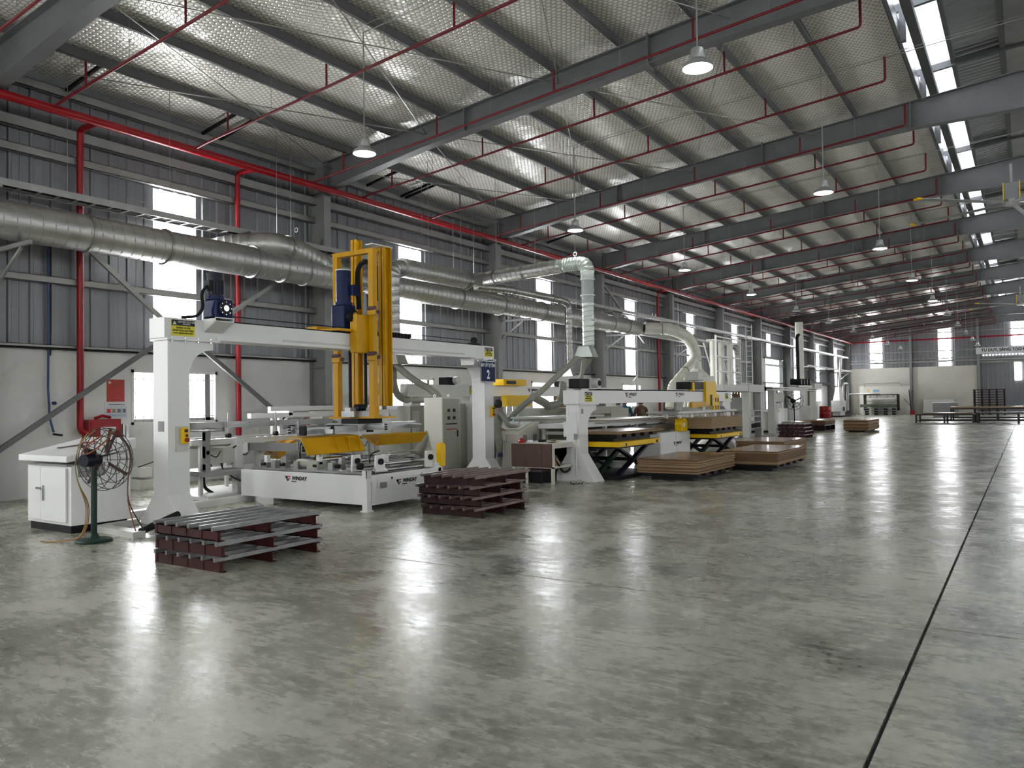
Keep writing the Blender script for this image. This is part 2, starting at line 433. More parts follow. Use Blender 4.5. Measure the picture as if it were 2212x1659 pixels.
# columns and girts
cm = MB(); cm.box(-.012, .45, -.006, .006, 0, 7.62)
def col_mesh():
    m = MB(); m.box(0, .53, -.007, .007, 0, 7.62); m.box(.53, .55, -.115, .115, 0, 7.62); m.box(-.02, 0, -.115, .115, 0, 7.62)
    for z in (2.55, 4.9, 6.95): m.box(0, .53, -.11, .11, z, z+.012)
    m.box(-.02, .57, -.16, .16, 0, .025)
    return m.mesh('column', 'column_grey')
me_col = col_mesh()
for y in FR[1:]: link('column', me_col, wall_left, loc=(-15.13, y, 0))
def girt(z, h, x0=-15.12, x1=-15.0, m='girt'):
    w = MB(); w.box(x1-.012, x1, YB, YE, z-h/2, z+h/2); w.box(x0, x1, YB, YE, z+h/2-.01, z+h/2); w.box(x0, x1, YB, YE, z-h/2, z-h/2+.01)
    return w.build('girt', m, wall_left)
girt(2.77, .06); girt(4.0, .13); girt(6.31, .15); girt(7.56, .16); girt(6.78, .20, -15.1, -14.95, 'column_grey')
MB().box(-15.15, -15.02, YB, YE, 2.715, 2.735).build('flashing', 'black', wall_left)
# diagonal wall braces in the first bays
for a, b in (((-14.75, 5.9, .6), (-14.75, 9.35, 2.95)), ((-14.75, 10.2, 2.95), (-14.75, 13.6, .55)), ((-14.78, 7.7, 4.8), (-14.78, 9.7, 3.2)), ((-14.78, 10.5, 3.3), (-14.78, 12.3, 4.5)), ((-14.78, 29.4, 6.6), (-14.78, 33.6, 4.3)), ((-14.78, 13.9, 5.9), (-14.78, 13.3, 5.0))):
    MB().beam(a, b, .06, .09).build('wall_brace', 'steel_grey' if a[2] < 3 else 'girt', wall_left)
# ---- right wall and back wall (behind the viewer), end wall
wr = MB()
for k in range(len(FR)-1):
    y0, y1 = FR[k], FR[k+1]; m = (y0+y1)/2
    if k == 0: y0 = YB
    if k == len(FR)-2: y1 = YE
    wr.box(15.155, 15.36, y0, m-.5, 0, 7.75); wr.box(15.155, 15.36, m+.5, y1, 0, 7.75); wr.box(15.155, 15.36, m-.5, m+.5, 0, 2.8); wr.box(15.155, 15.36, m-.5, m+.5, 6.2, 7.75)
    nwin += 1
    tag(MB().box(15.2, 15.22, m-.5, m+.5, 2.8, 6.2).build('window_%d' % nwin, 'window_sheet'), 'unseen glowing window added in the right side wall to light the hall', 'window', kind='structure')  # unseen windows, copied from the left wall to bring light from the right
tag(wr.build('wall_right', 'wall_white'), 'plain side wall across the hall', 'wall', kind='structure')
def gable(name, y, th, mt):
    w = MB(); w.prism([(-15.36, 0), (15.36, 0), (15.36, ztop(15.36)+.3), (2.0, ztop(2)+.3), (2.0, 9.7), (0, 9.9), (-2.0, 9.7), (-2.0, ztop(2)+.3), (-15.36, ztop(15.36)+.3)], 'y', y, y+th)
    return tag(w.build(name, mt), None, 'wall', kind='structure')
wb = gable('wall_back', YB-.2, .2, 'wall_white'); wb['label'] = 'plain gable wall behind the viewer'
for x in (-12.2, -6.4, 0, 6.4, 12.2):
    nwin += 1; tag(MB().box(x-.6, x+.6, YB+.005, YB+.02, 4.0, 7.0).build('window_%d' % nwin, 'window_sheet'), 'unseen glowing window added behind the viewer to light the hall', 'window', kind='structure')  # unseen glowing panes, added to light the faces turned to the viewer
we = gable('wall_end', YE+.06, .2, 'cladding'); we['label'] = 'far gable wall, white panels below grey ribbed sheets'
for x0, x1 in ((-15.15, -9.35), (-9.1, -3.85), (3.85, 9.1), (9.35, 15.15)):
    MB().box(x0, x1, YE-.12, YE+.06, 0, 4.45).build('wall_panel', 'wall_cream', we)
EW = [(-12.25, .5, 4.5), (-6.4, .5, 4.5), (0, 1.1, 6.1), (6.4, .5, 4.5), (12.25, .5, 4.5)]
def end_sheet(w, h):
    m = sheet_mesh(w, h, max(1, round(w/.37)))
    return m.xf(Matrix.Rotation(-pi/2, 4, 'Z')).mesh('cladding_sheet', 'cladding')
x = -15.15
while x < 15.0:
    w = 1.05; c = x + w/2
    if abs(x+9.35) < .02: pass
    z0 = 4.45 if abs(c) > 3.85 else 0
    h = min(ztop(x), ztop(x+w)) + .1
    seg = [(z0, h)]
    for cx, hw, zb in EW:
        if abs(c-cx) < hw+.02: seg = [(z0, zb)] if zb > z0+.1 else []
    for a, b in seg: link('cladding_sheet', end_sheet(w, b-a), we, loc=(x, YE+.04, a))
    x += w
for cx, hw, zb in EW:
    nwin += 1; h = ztop(abs(cx)+hw) - .25
    tag(MB().box(cx-hw, cx+hw, YE-.02, YE+.03, zb, h).build('window_%d' % nwin, 'window_sheet'), 'tall bright window strip in the far gable wall', 'window', kind='structure')
nwin += 1
tag(MB().box(-.95, -.45, YE-.02, YE+.03, 3.0, 4.6).build('window_%d' % nwin, 'window_sheet'), 'narrow bright window beside the far roller door', 'window', kind='structure')
for x in (-9.22, -3.7, 3.7, 9.22):
    m = MB(); m.box(x-.11, x+.11, YE-.4, YE-.38, 0, ztop(x)); m.box(x-.006, x+.006, YE-.38, YE-.02, 0, ztop(x)); m.build('column', 'column_grey', we)
for z in (5.2, 5.9, 7.6): MB().box(-15.1, 15.1, YE-.12, YE-.02, z-.05, z+.05).build('girt', 'girt', we)
MB().box(-15.1, 15.1, YE-.3, YE-.02, 4.85, 5.0).build('girt', 'girt', we)
MB().box(-3.6, 3.6, YE-.16, YE-.04, 4.62, 4.8).build('door_lintel', 'girt', we)
for i in range(14): MB().cyl((-3.3+i*.25, YE-.06, 5.32), (-3.3+i*.25, YE-.03, 5.32), .045, 8).build('vent_hole', 'window_sheet', we)

# ---- ceiling
cl = MB()
for s in (-1, 1):
    a = [(s*15.4, ztop(15.4)+.34), (s*2.0, ztop(2.0)+.34), (s*2.0, ztop(2.0)+.38), (s*15.4, ztop(15.4)+.38)]
    cl.prism(a if s < 0 else a[::-1], 'y', YB-.3, YE+.3)
ceil = tag(cl.build('ceiling', 'sheet_metal'), 'pitched steel roof lined with silver bubble foil between grey purlins', 'ceiling', kind='structure')
BOT = [(-14.6, 7.0), (-11.5, 7.45), (-5.2, 8.05), (-2.0, 8.22)]
def rafter_mesh():
    m = MB(); pts = BOT + [(-x, z) for x, z in BOT[::-1]]
    top = [(14.6, ztop(14.6)), (0, ztop(0)), (-14.6, ztop(14.6))]
    m.prism(pts + top, 'y', -.006, .006)
    for i in range(len(pts)-1): m.beam((pts[i][0], 0, pts[i][1]), (pts[i+1][0], 0, pts[i+1][1]), .24, .018)
    for i in range(2): m.beam((top[i][0], 0, top[i][1]-.01), (top[i+1][0], 0, top[i+1][1]-.01), .24, .018)
    return m.mesh('rafter', 'steel_grey')
me_raf = rafter_mesh()
def zb(x):
    x = -abs(x)
    for i in range(3):
        if BOT[i][0] <= x <= BOT[i+1][0]:
            t = (x-BOT[i][0])/(BOT[i+1][0]-BOT[i][0]); return BOT[i][1]+t*(BOT[i+1][1]-BOT[i][1])
    return 8.22
def stiff(x, w=.22, t=.014, out=0): return MB().box(x-t, x+t, -w/2, w/2, zb(x)-out, ztop(x)-.02+out)
st_m = [stiff(-5.85, .26, .016, .06).mesh('splice_plate', 'steel_grey'), stiff(-2.25).mesh('stiffener', 'steel_grey'), stiff(-10.2).mesh('stiffener', 'steel_grey'), stiff(-14.5, .26, .02, .04).mesh('end_plate', 'steel_grey')]
fb_m = [MB().beam((-PX_[i]-.02, .55, ztop(PX_[i])+.05), (-PX_[i]-.02, .03, zb(PX_[i])+.03), .04, .006).mesh('fly_brace', 'girt') for i in (0, 2, 4, 6, 8)]
for y in FR[1:]:
    r = link('rafter', me_raf, ceil, loc=(0, y, 0))
    if y < 60:
        for q in st_m: link(q.name.split('.')[0], q, r)
        for q in fb_m: link('fly_brace', q, r)
def purlin_mesh():
    m = MB(); L0, L1 = YB, YE
    m.box(-.01, .01, L0, L1, 0, .2); m.box(-.01, .065, L0, L1, 0, .012); m.box(-.065, .01, L0, L1, .188, .2); m.box(.053, .065, L0, L1, 0, .03)
    return m.mesh('purlin', 'steel_grey')
me_pur = purlin_mesh()
for i, px in enumerate(PX_):
    for s in (-1, 1):
        o = link('purlin', me_pur, ceil, loc=(s*px, 0, ztop(px)))
        if s > 0: o.scale.x = -1
ang = math.atan(SL)
def foil_mesh(seed):
    rnd = random.Random(seed); nx, ny = 8, 30; W = 1.47/cos(ang); m = MB(); ph = [rnd.uniform(0, 6.28) for _ in range(8)]
    am = [rnd.uniform(.3, 1) for _ in range(8)]
    for j in range(ny+1):
        for i in range(nx+1):
            u, v = i/nx, j/ny; y = v*BAY
            sag = -.05*sin(pi*u)
            wv = .018*am[0]*sin(1.3*y+ph[0])+.012*am[1]*sin(3.1*y+ph[1]+2*u)+.008*am[2]*sin(6.3*y+ph[2]-3*u)
            edge = .05*math.exp(-((y-.25)/.3)**2)*am[3] - .06*math.exp(-((y-7.2)/.25)**2)*am[4]
            m.v.append((u*W, y, sag + (wv+edge)*sin(pi*min(max(u, .04), .96))))
    for j in range(ny):
        for i in range(nx): a = j*(nx+1)+i; m.f.append((a, a+1, a+nx+2, a+nx+1))
    return m.mesh('foil_panel', 'bubble_foil', smooth=True)
foils = [foil_mesh(i) for i in range(5)]
n = 0
for k in range(len(FR)-1):
    for i in range(9):
        x1 = -PX_[i]-1.47
        o = link('foil_panel', foils[(k*3+i*2+(i*k) % 3) % 5], ceil, loc=(x1, FR[k], ztop(x1)+.21)); o.rotation_euler.y = -ang
# right slope lining (out of the picture): one plain sheet
MB().prism([(2.05, ztop(2.05)+.21), (15.3, ztop(15.3)+.21), (15.3, ztop(15.3)+.215), (2.05, ztop(2.05)+.215)], 'y', YB, YE).build('foil_panel', 'bubble_foil', ceil)
# roof monitor over the ridge
def corr(x0, x1, z0, z1, mt, nm):
    m = MB(); pr = []; y = 0
    while y < BAY-.02:
        pr += [(y, 0), (y+.12, 0), (y+.145, .03), (y+.19, .03), (y+.215, 0)]; y += BAY/35
    pr.append((BAY, 0)); nn = len(pr)
    for xx, zz in ((x0, z0), (x1, z1)): m.v += [(xx, a, zz+b) for a, b in pr]
    m.f += [(i, i+1, nn+i+1, nn+i) for i in range(nn-1)]
    return m.mesh(nm, mt)
mons = [corr(-2.75, -1.3, 9.62, 9.76, 'skylight_sheet', 'skylight_sheet'), corr(-1.3, 0, 9.76, 9.885, 'sheet_metal', 'roof_sheet'), corr(0, 1.3, 9.885, 9.76, 'sheet_metal', 'roof_sheet'), corr(1.3, 2.75, 9.76, 9.62, 'skylight_sheet', 'skylight_sheet')]
for k in range(len(FR)-1):
    for q in mons: link(q.name.split('.')[0], q, ceil, loc=(0, FR[k], 0))
for x, w in ((-1.3, .09), (-.3, .11), (.3, .11), (1.3, .09), (-2.45, .09), (2.45, .09)):
    zz = 9.885 - .096*abs(x)
    MB().box(x-w/2, x+w/2, YB, YE, zz-.16, zz-.01).build('ridge_purlin', 'steel_grey', ceil)
MB().box(-.24, .24, YB, YE, 9.72, 9.73).build('ridge_foil', 'galv', ceil)
for s in (-1, 1):
    MB().box(s*2.02-.02, s*2.02+.02, YB, YE, 8.9, 9.25).build('upstand', 'galv_dark', ceil)
    MB().box(s*1.75-.09, s*1.75+.09, YB, YE, 9.05, 9.2).build('gutter_beam', 'steel_grey', ceil)
mfm = MB(); 
for s in (-1, 1):
    mfm.box(s*1.95-.06, s*1.95+.06, -.06, .06, 8.85, 9.6); mfm.beam((s*2.6, 0, 9.5), (0, 0, 9.76), .1, .16)
mfm = mfm.mesh('monitor_frame', 'steel_grey')
for y in FR[1:]: link('monitor_frame', mfm, ceil, loc=(0, y, 0)); link('monitor_frame', mfm, ceil, loc=(0, y+BAY/2, 0))
# bracing rods
def rod(a, b, r=.012, mt='galv_dark', nm='brace_rod'): return MB().cyl(a, b, r, 6).build(nm, mt, ceil)
for k in (2, 3, 7):
    y0, y1 = FR[k], FR[k+1]; xs = [-14.4, -11.35, -7.85, -4.3]
    for i in range(3):
        z = lambda x: ztop(x)-.22
        rod((xs[i+1], y0, z(xs[i+1])), (xs[i], y1, z(xs[i]))); rod((xs[i], y0, z(xs[i])), (xs[i+1], y1, z(xs[i+1])))
for k in range(2, 8):                # conduits that carry the lamp wiring across the roof
    y = FR[k]+3.82
    rod((-9.6, y, ztop(9.6)-.02), (1.5, y+.02, 8.85), .009, 'girt', 'conduit')
    rod((-9.6, y-.22, ztop(9.6)-.05), (1.5, y-.2, 8.82), .006, 'girt', 'conduit')
# eave struts seen as short dark bars above the red pipe
for y in (7.6, 10.5, 10.95, 15.6, 17.0, 17.2, 25.2):
    MB().beam((-14.95, y, 7.6), (-13.85, y+.05, 7.82), .05, .06).build('eave_tie', 'black', ceil)
# eave closure behind the gutter line
MB().box(-15.36, -15.14, YB, YE, 7.6, 8.05).build('eave_closer', 'cladding', wall_left)
MB().box(15.14, 15.36, YB, YE, 7.6, 8.05).build('eave_closer', 'cladding', bpy.data.objects['wall_right'])
ORD = ['first', 'second', 'third', 'fourth', 'fifth', 'sixth', 'seventh', 'eighth', 'ninth', 'tenth', 'eleventh', 'twelfth']
def fillet(pts, R, seg=5):
    pts = [Vector(p) for p in pts]; out = [pts[0]]
    for i in range(1, len(pts)-1):
        a, b, c = pts[i-1], pts[i], pts[i+1]; u = (a-b).normalized(); w = (c-b).normalized()
        r = min(R, (a-b).length*.49, (c-b).length*.49)
        for k in range(seg+1):
            t = k/seg; p0 = b+u*r; p1 = b+w*r
            out.append(p0*(1-t)**2 + b*2*t*(1-t) + p1*t*t)
    out.append(pts[-1]); return out
def duct(name, pts, r, mt, parent=None, seam=.22, R=.4, n=20, bump=.010, seg=5):
    path = fillet(pts, R, seg); P = []; rs = []
    for i in range(len(path)-1):
        a, b = path[i], path[i+1]; L = (b-a).length; d = (b-a)
        k = max(1, int(round(L/seam)))
        for j in range(k):
            for t, q in ((0, bump), (.03/seam if L > seam else .15, 0), (1-.03/seam if L > seam else .85, 0)):
                P.append(a + d*((j+t)/k)); rs.append(r+q)
    P.append(path[-1]); rs.append(r+bump)
    return MB().tube(P, rs, n).build(name, mt, parent, smooth=True)
def helix(a, b, r, pitch, mt, parent, w=.007):
    a, b = Vector(a), Vector(b); d = (b-a); L = d.length; d.normalize(); x = d.orthogonal().normalized(); y = d.cross(x)
    n = int(L/pitch*14); pts = [a + d*(L*i/n) + (x*cos(2*pi*i/14) + y*sin(2*pi*i/14))*r for i in range(n+1)]
    return MB().tube(pts, w, 4).build('spiral_seam', mt, parent)
def ring(c, d, r, w, mt, nm, parent, n=20):
    c = Vector(c); d = Vector(d).normalized(); return MB().cyl(c-d*w/2, c+d*w/2, r, n).build(nm, mt, parent, smooth=True)
# ================================================================ SPRINKLER PIPEWORK
sp = thing('sprinkler_main', 'long red fire main running under the eaves with thin red branch pipes', 'pipe', (-14.3, 0, 6.93))
MB().cyl((-14.3, YB+.1, 6.93), (-14.3, YE-.3, 6.93), .082, 14).build('main_pipe', 'fire_red', sp, smooth=True)
MB().cyl((-14.3, YE-.3, 7.0), (14.9, YE-.3, 7.02), .07, 12).build('cross_main', 'fire_red', sp, smooth=True)
def bz(x): return 6.97 + (x+14.3)*.0925
mb_ = MB(); mb_.tube(fillet([(-14.3, 0, 6.95), (-13.9, 0, bz(-13.9)), (-2.28, 0, bz(-2.28)), (-2.28, 0, bz(-2.28)+.5)], .06, 3), .026, 8)
me_br = mb_.mesh('branch_pipe', 'pipe_red', Vector((-14.3, 0, 6.93)), True)
me_ri = {}
for x in (-13.2, -10.4, -7.5, -4.7): me_ri[x] = MB().cyl((x, 0, bz(x)), (x, 0, bz(x)+.42), .02, 6).mesh('riser', 'pipe_red', Vector((-14.3, 0, 6.93)))
me_hg = [MB().cyl((x, 0, bz(x)+.02), (x, 0, ztop(x)), .005, 5).mesh('hanger', 'galv_dark', Vector((-14.3, 0, 6.93))) for x in (-11.9, -9.0, -6.1, -3.4)]
for k in range(1, len(FR)-1):
    for dy in (.88, 3.70, 6.85):
        y = FR[k]+dy
        b = link('branch_pipe', me_br, sp, loc=(0, y, 0))
        for x in me_ri: link('riser', me_ri[x], b)
        if y < 50:
            for q in me_hg: link('hanger', q, b)
def drop(y, z0, elbow, nm):
    d = MB(); d.tube(fillet([(-14.3, y, 6.93), (-14.95, y, 6.93), (-14.95, y, z0)] + elbow, .15, 4), .062, 10)
    d.build(nm, 'fire_red', sp, smooth=True)
drop(7.85, 1.15, [(-14.95, 8.1, 1.15)], 'drop_pipe'); drop(11.4, .05, [], 'drop_pipe'); drop(35.7, .4, [], 'drop_pipe')
# ================================================================ HIGH-BAY LAMPS
def lamp_parts():
    h = MB(); h.lathe([(.02, .29), (.05, .28), (.085, .26), (.09, .22), (.09, .17), (.105, .165), (.105, .12), (.09, .11), (.09, .09)], n=16)
    r = MB(); r.lathe([(.09, .10), (.12, .095), (.19, .05), (.208, .0), (.198, .0), (.18, .04), (.12, .08)], n=20)
    l = MB(); l.lathe([(.13, -.012), (.197, .004)], n=14)
    return h.mesh('housing', 'lamp_shell', smooth=True), r.mesh('reflector', 'lamp_shell', smooth=True), l.mesh('lens', 'lamp_lens'), l.mesh('lens', 'lamp_lens_off')
lp = lamp_parts()
for row, x, nm in ((0, -9.6, 'over the machines'), (1, -3.55, 'nearest the roof ridge')):
    rm = MB().cyl((0, 0, .28), (0, 0, ztop(x)-6.0), .011, 6).mesh('suspension_rod', 'girt')
    for k in range(2, 12):
        y = FR[k]+3.82
        t = thing('high_bay_lamp', '%s round high-bay lamp, %s from the viewer in the row %s' % ('lit' if k < 6 + row else 'unlit', ORD[k-2], nm), 'lamp', (x, y, 6.0), 'hanging high-bay lamps')
        link('suspension_rod', rm, t)
        for q in (lp[0], lp[1], lp[2 if k < 6 + row else 3]): link(q.name.split('.')[0], q, t)
# ================================================================ DUCTS
d1 = thing('extraction_duct', 'large galvanised spiral duct running along the wall on brackets', 'duct', (-13.9, 0, 4.72))
MBpath = [(-13.9, 2.5, 4.72), (-13.9, 30.8, 4.72)]
duct('spiral_run', MBpath, .325, 'galv', d1, bump=.002, seam=.5); helix((-13.9, 2.5, 4.72), (-13.9, 30.8, 4.72), .326, .2, 'vent_grey', d1)
for y in (5.0, 7.4, 8.9, 10.95, 11.75, 12.4, 15.1, 18.2, 20.4, 22.9, 25.6, 28.2, 29.6): ring((-13.9, y, 4.72), (0,1,0), .352, .05, 'galv_dark', 'joint_collar', d1)
duct('wall_branch', [(-13.88, 13.6, 4.75), (-13.85, 12.3, 5.12), (-13.85, 11.5, 5.2), (-14.45, 10.85, 5.12), (-15.1, 10.4, 4.9)], .26, 'galv', d1, seam=.28, R=.35)
for p, dd in (((-13.85, 11.9, 5.17), (0,1,.1)), ((-13.87, 12.9, 4.95), (0,1,-.3)), ((-14.2, 11.15, 5.17), (1,1,0))): ring(p, dd, .285, .05, 'galv_dark', 'joint_collar', d1)
duct('reducer_run', [(-13.9, 30.8, 4.72), (-13.9, 33.5, 4.68), (-13.9, 39.5, 4.62)], .25, 'galv', d1)
duct('end_bend', [(-13.9, 39.5, 4.62), (-13.9, 41.2, 4.6), (-13.2, 42.2, 4.5), (-13.2, 42.3, 2.4)], .22, 'galv_dark', d1)
for y in FR[2:7]:
    b = MB(); b.beam((-14.6, y+.12, 4.33), (-13.45, y+.12, 4.33), .05, .07); b.beam((-14.6, y+.12, 3.75), (-13.75, y+.12, 4.28), .04, .05); b.build('wall_bracket', 'girt', d1)
for y in (9.0, 11.6, 12.0, 16.6, 18.0, 19.0, 23.0, 25.4, 31.0, 35.5): MB().cyl((-13.85, y, 5.05), (-13.85, y, ztop(13.85)), .006, 5).build('hanger_wire', 'galv_dark', d1)
MB().tube([(-13.85+.05*cos(a), 12.15+.0*a, 5.62+.05*sin(a)) for a in [i*pi/6 for i in range(12)]], .01, 6, closed=True).build('lifting_eye', 'machine_white', d1)
def hood(name, c, w0, w1, z0, z1, mt, parent, y0=None):
    return MB().frustum((c[0]-w1/2, c[0]+w1/2, c[1]-w1*.3, c[1]+w1*.3, z1), (c[0]-w0/2, c[0]+w0/2, c[1]-w0/2, c[1]+w0/2, z0)).build(name, mt, parent)
d2 = thing('branch_duct', 'galvanised branch duct reaching out from the main duct to a tall drop pipe with hoses', 'duct', (-12.9, 16, 5.0))
duct('upper_run', [(-12.6, 14.3, 4.92), (-12.85, 17.3, 5.0)], .235, 'galv', d2, bump=.002); helix((-12.62, 14.5, 4.925), (-12.85, 17.3, 5.0), .236, .17, 'vent_grey', d2)
ring((-12.85, 17.25, 5.0), (0,1,0), .27, .1, 'galv_dark', 'joint_collar', d2)
duct('drop_left', [(-12.6, 14.6, 4.92), (-12.6, 14.0, 4.92), (-12.6, 14.0, 2.95)], .165, 'galv', d2, R=.45); helix((-12.6, 14.0, 4.4), (-12.6, 14.0, 2.95), .167, .13, 'vent_grey', d2)
hood('drop_hood', (-12.6, 14.0), .3, .62, 2.95, 2.55, 'hose_grey', d2)
duct('cross_run', [(-12.85, 17.4, 5.02), (-12.85, 17.95, 5.1), (-12.5, 17.95, 5.12), (-10.3, 17.95, 5.2)], .19, 'galv', d2, R=.3, bump=.002)
helix((-12.3, 17.95, 5.125), (-10.1, 17.95, 5.21), .191, .17, 'vent_grey', d2)
for x in (-12.35, -11.4): ring((x, 17.95, 5.13+.03*(x+12.35)), (1,0,.03), .215, .05, 'galv_dark', 'joint_collar', d2)
duct('cross_elbow', [(-10.3, 17.95, 5.2), (-9.9, 17.95, 5.22), (-9.45, 17.95, 5.2), (-9.45, 17.95, 4.75)], .178, 'duct_pale', d2, R=.38, seam=.2)
helix((-9.45, 17.95, 4.3), (-9.45, 17.95, 3.05), .157, .13, 'vent_grey', d2)
MB().cyl((-9.45, 17.95, 4.78), (-9.45, 17.95, 4.15), .165, 18).build('clear_section', 'clear_tube', d2, smooth=True)
for z in (4.76, 4.35): ring((-9.45, 17.95, z), (0,0,1), .195, .03, 'duct_pale', 'clamp_ring', d2)
duct('drop_run', [(-9.45, 17.95, 4.3), (-9.45, 17.95, 3.05)], .155, 'duct_pale', d2, seam=.16)
hood('collector_hood', (-9.6, 18.1), .3, .55, 3.05, 2.76, 'duct_pale', d2)
MB().tube([(-9.8+.05*cos(a), 17.95, 5.47+.05*sin(a)) for a in [i*pi/6 for i in range(12)]], .012, 6, closed=True).build('lifting_eye', 'machine_white', d2)
duct('small_run', [(-12.9, 17.8, 4.9), (-12.6, 19.0, 4.92), (-12.6, 22.1, 4.92), (-12.6, 22.55, 4.85), (-12.6, 22.55, 2.7)], .118, 'galv_dark', d2, R=.35, seam=.16)
ring((-12.6, 19.3, 4.92), (0,1,0), .13, .05, 'galv_dark', 'joint_collar', d2); ring((-12.6, 21.5, 4.92), (0,1,0), .13, .05, 'galv_dark', 'joint_collar', d2)
hood('drop_hood', (-12.6, 22.55), .18, .4, 2.7, 2.45, 'galv', d2)
hz = [(-9.75, 17.9, 2.75), (-10.05, 17.4, 2.3), (-10.3, 16.9, 1.85), (-10.5, 16.3, 1.5), (-10.6, 15.9, 1.2)]
MB().tube(fillet(hz, .5, 4), .075, 10).build('flexible_hose', 'hose_grey', d2, smooth=True)
for i in range(5):
    x = -9.55+.0*i; y = 17.95+.1*i
    MB().tube(fillet([(-9.6, y, 2.75), (-9.7-.08*i, y+.05, 2.2), (-9.9-.1*i, y+.1, 1.5), (-10.3, y-.2, 1.2)], .3, 4), .055, 8).build('flexible_hose', 'hose_grey', d2, smooth=True)
for a in (((-12.55, 13.95, 2.6), (-12.2, 14.2, 2.2), (-11.95, 14.6, 1.95), (-11.6, 14.5, 1.75), (-11.3, 14.0, 1.3), (-11.5, 13.5, .5)), ((-12.65, 14.05, 2.6), (-12.7, 14.1, 2.0), (-12.9, 14.6, 1.7), (-12.0, 14.8, 1.72)), ((-12.6, 13.9, 2.6), (-12.7, 13.6, 1.9), (-12.9, 13.0, 1.5), (-13.0, 12.9, 1.2))):
    MB().tube(fillet(a, .35, 4), .085, 10).build('flexible_hose', 'hose_grey', d2, smooth=True)
for p in ((-12.8, 15.6), (-12.9, 17.1), (-12.3, 17.95), (-12.6, 20.5), (-9.8, 17.95)): MB().cyl((p[0], p[1], 5.15), (p[0], p[1], ztop(p[0])), .006, 5).build('hanger_wire', 'galv_dark', d2)
d3 = thing('cream_duct', 'cream dust duct forking down to a fan-shaped hood behind the second gantry', 'duct', (-12.2, 32.5, 4.5))
duct('main_bend', [(-13.6, 31.0, 4.72), (-12.7, 31.6, 4.68), (-12.2, 32.4, 4.35), (-12.2, 33.2, 3.75), (-12.2, 33.3, 2.95)], .25, 'duct_cream', d3, R=.35, seam=.6)
duct('slanted_leg', [(-12.2, 33.0, 3.35), (-12.2, 30.4, 2.2), (-12.2, 30.1, 1.3)], .17, 'duct_cream', d3, R=.3, seam=.7)
for p, dd in (((-12.2, 33.3, 3.35), (0,0,1)), ((-12.2, 31.9, 2.86), (0,1,.44)), ((-13.0, 31.4, 4.7), (1,.6,0))): ring(p, dd, .285 if p[1] > 33 or p[0] < -12.5 else .2, .04, 'hose_grey', 'joint_collar', d3)
MB().frustum((-12.6, -11.8, 32.1, 34.5, 2.5), (-12.4, -12.0, 33.05, 33.55, 2.98)).build('fan_hood', 'duct_cream', d3)
for i in range(6): MB().tube([(-12.2, 32.3+.4*i, 2.5), (-12.2, 32.1+.42*i, 1.9), (-12.2, 31.8+.45*i, 1.2)], .085, 8).build('flexible_hose', 'duct_cream' if i < 2 else 'hose_grey', d3, smooth=True)
# ================================================================ CABLE TRAY
ct = thing('cable_tray', 'galvanised ladder cable tray running above the large duct', 'cable tray', (-14.4, 0, 5.4))
m = MB()
m.box(-14.26, -14.24, YB+.2, 80, 5.38, 5.50).build('side_rail', 'galv_dark', ct)
MB().box(-14.62, -14.60, YB+.2, 80, 5.38, 5.50).build('side_rail', 'galv_dark', ct)
rung = MB().box(-14.6, -14.26, -.02, .02, 5.39, 5.41).mesh('rung', 'girt', Vector((-14.4, 0, 5.4)))
for i in range(150): link('rung', rung, ct, loc=(0, 3+i*.32, 0))
for y in (8.4, 19.5, 27.0, 33.5): MB().tube([(-14.3, y, 5.5), (-14.3, y, 5.62), (-14.3, y+.35, 5.62), (-14.3, y+.35, 5.5)], .012, 5).build('hanger_bracket', 'girt', ct)
for j in range(3): MB().cyl((-14.5+.07*j, YB+.3, 5.43), (-14.5+.07*j, 79, 5.43), .02, 6).build('cable', 'rubber', ct)
for y in FR[2:]: MB().cyl((-14.43, y+1.2, 5.45), (-14.43, y+1.2, ztop(14.4)), .006, 5).build('hanger_wire', 'galv_dark', ct)
for y in FR[2:11]: MB().box(-14.65, -14.2, y-.03, y+.03, 5.33, 5.38).build('tray_bracket', 'girt', ct)
# ================================================================ LARGE CEILING FANS
def hvls(y, lab, z):
    t = thing('ceiling_fan', lab, 'fan', (-.25, y, z))
    b = MB(); b.box(-.42, -.08, y-.17, y+.17, z+.02, z+.5); b.build('motor_body', 'vent_grey', t)
    for sx in (-.46, -.07): MB().box(sx, sx+.03, y-.2, y+.2, z, z+.52).build('side_plate', 'lift_yellow', t)
    MB().cyl((-.25, y, z-.12), (-.25, y, z+.04), .2, 16).build('hub', 'galv_dark', t)
    MB().cyl((-.25, y, z+.5), (-.25, y, 8.22), .04, 10).build('down_rod', 'girt', t)
    for k in range(5):
        a = radians(8 + 72*k); d = Vector((cos(a), sin(a), 0)); s = Vector((-.25, y, z-.05))
        bl = MB().beam(s+d*.15, s+d*3.0, .17, .02, up=(.12*d.y, -.12*d.x, 1)).build('blade', 'alu', t)
        MB().beam(s+d*2.95, s+d*3.08, .2, .05).build('blade_tip', 'lift_yellow', bl)
hvls(26.4, 'large ceiling fan with long blades and yellow body under the roof ridge, nearest', 7.15)
hvls(56.4, 'large ceiling fan under the roof ridge far down the hall', 7.2)
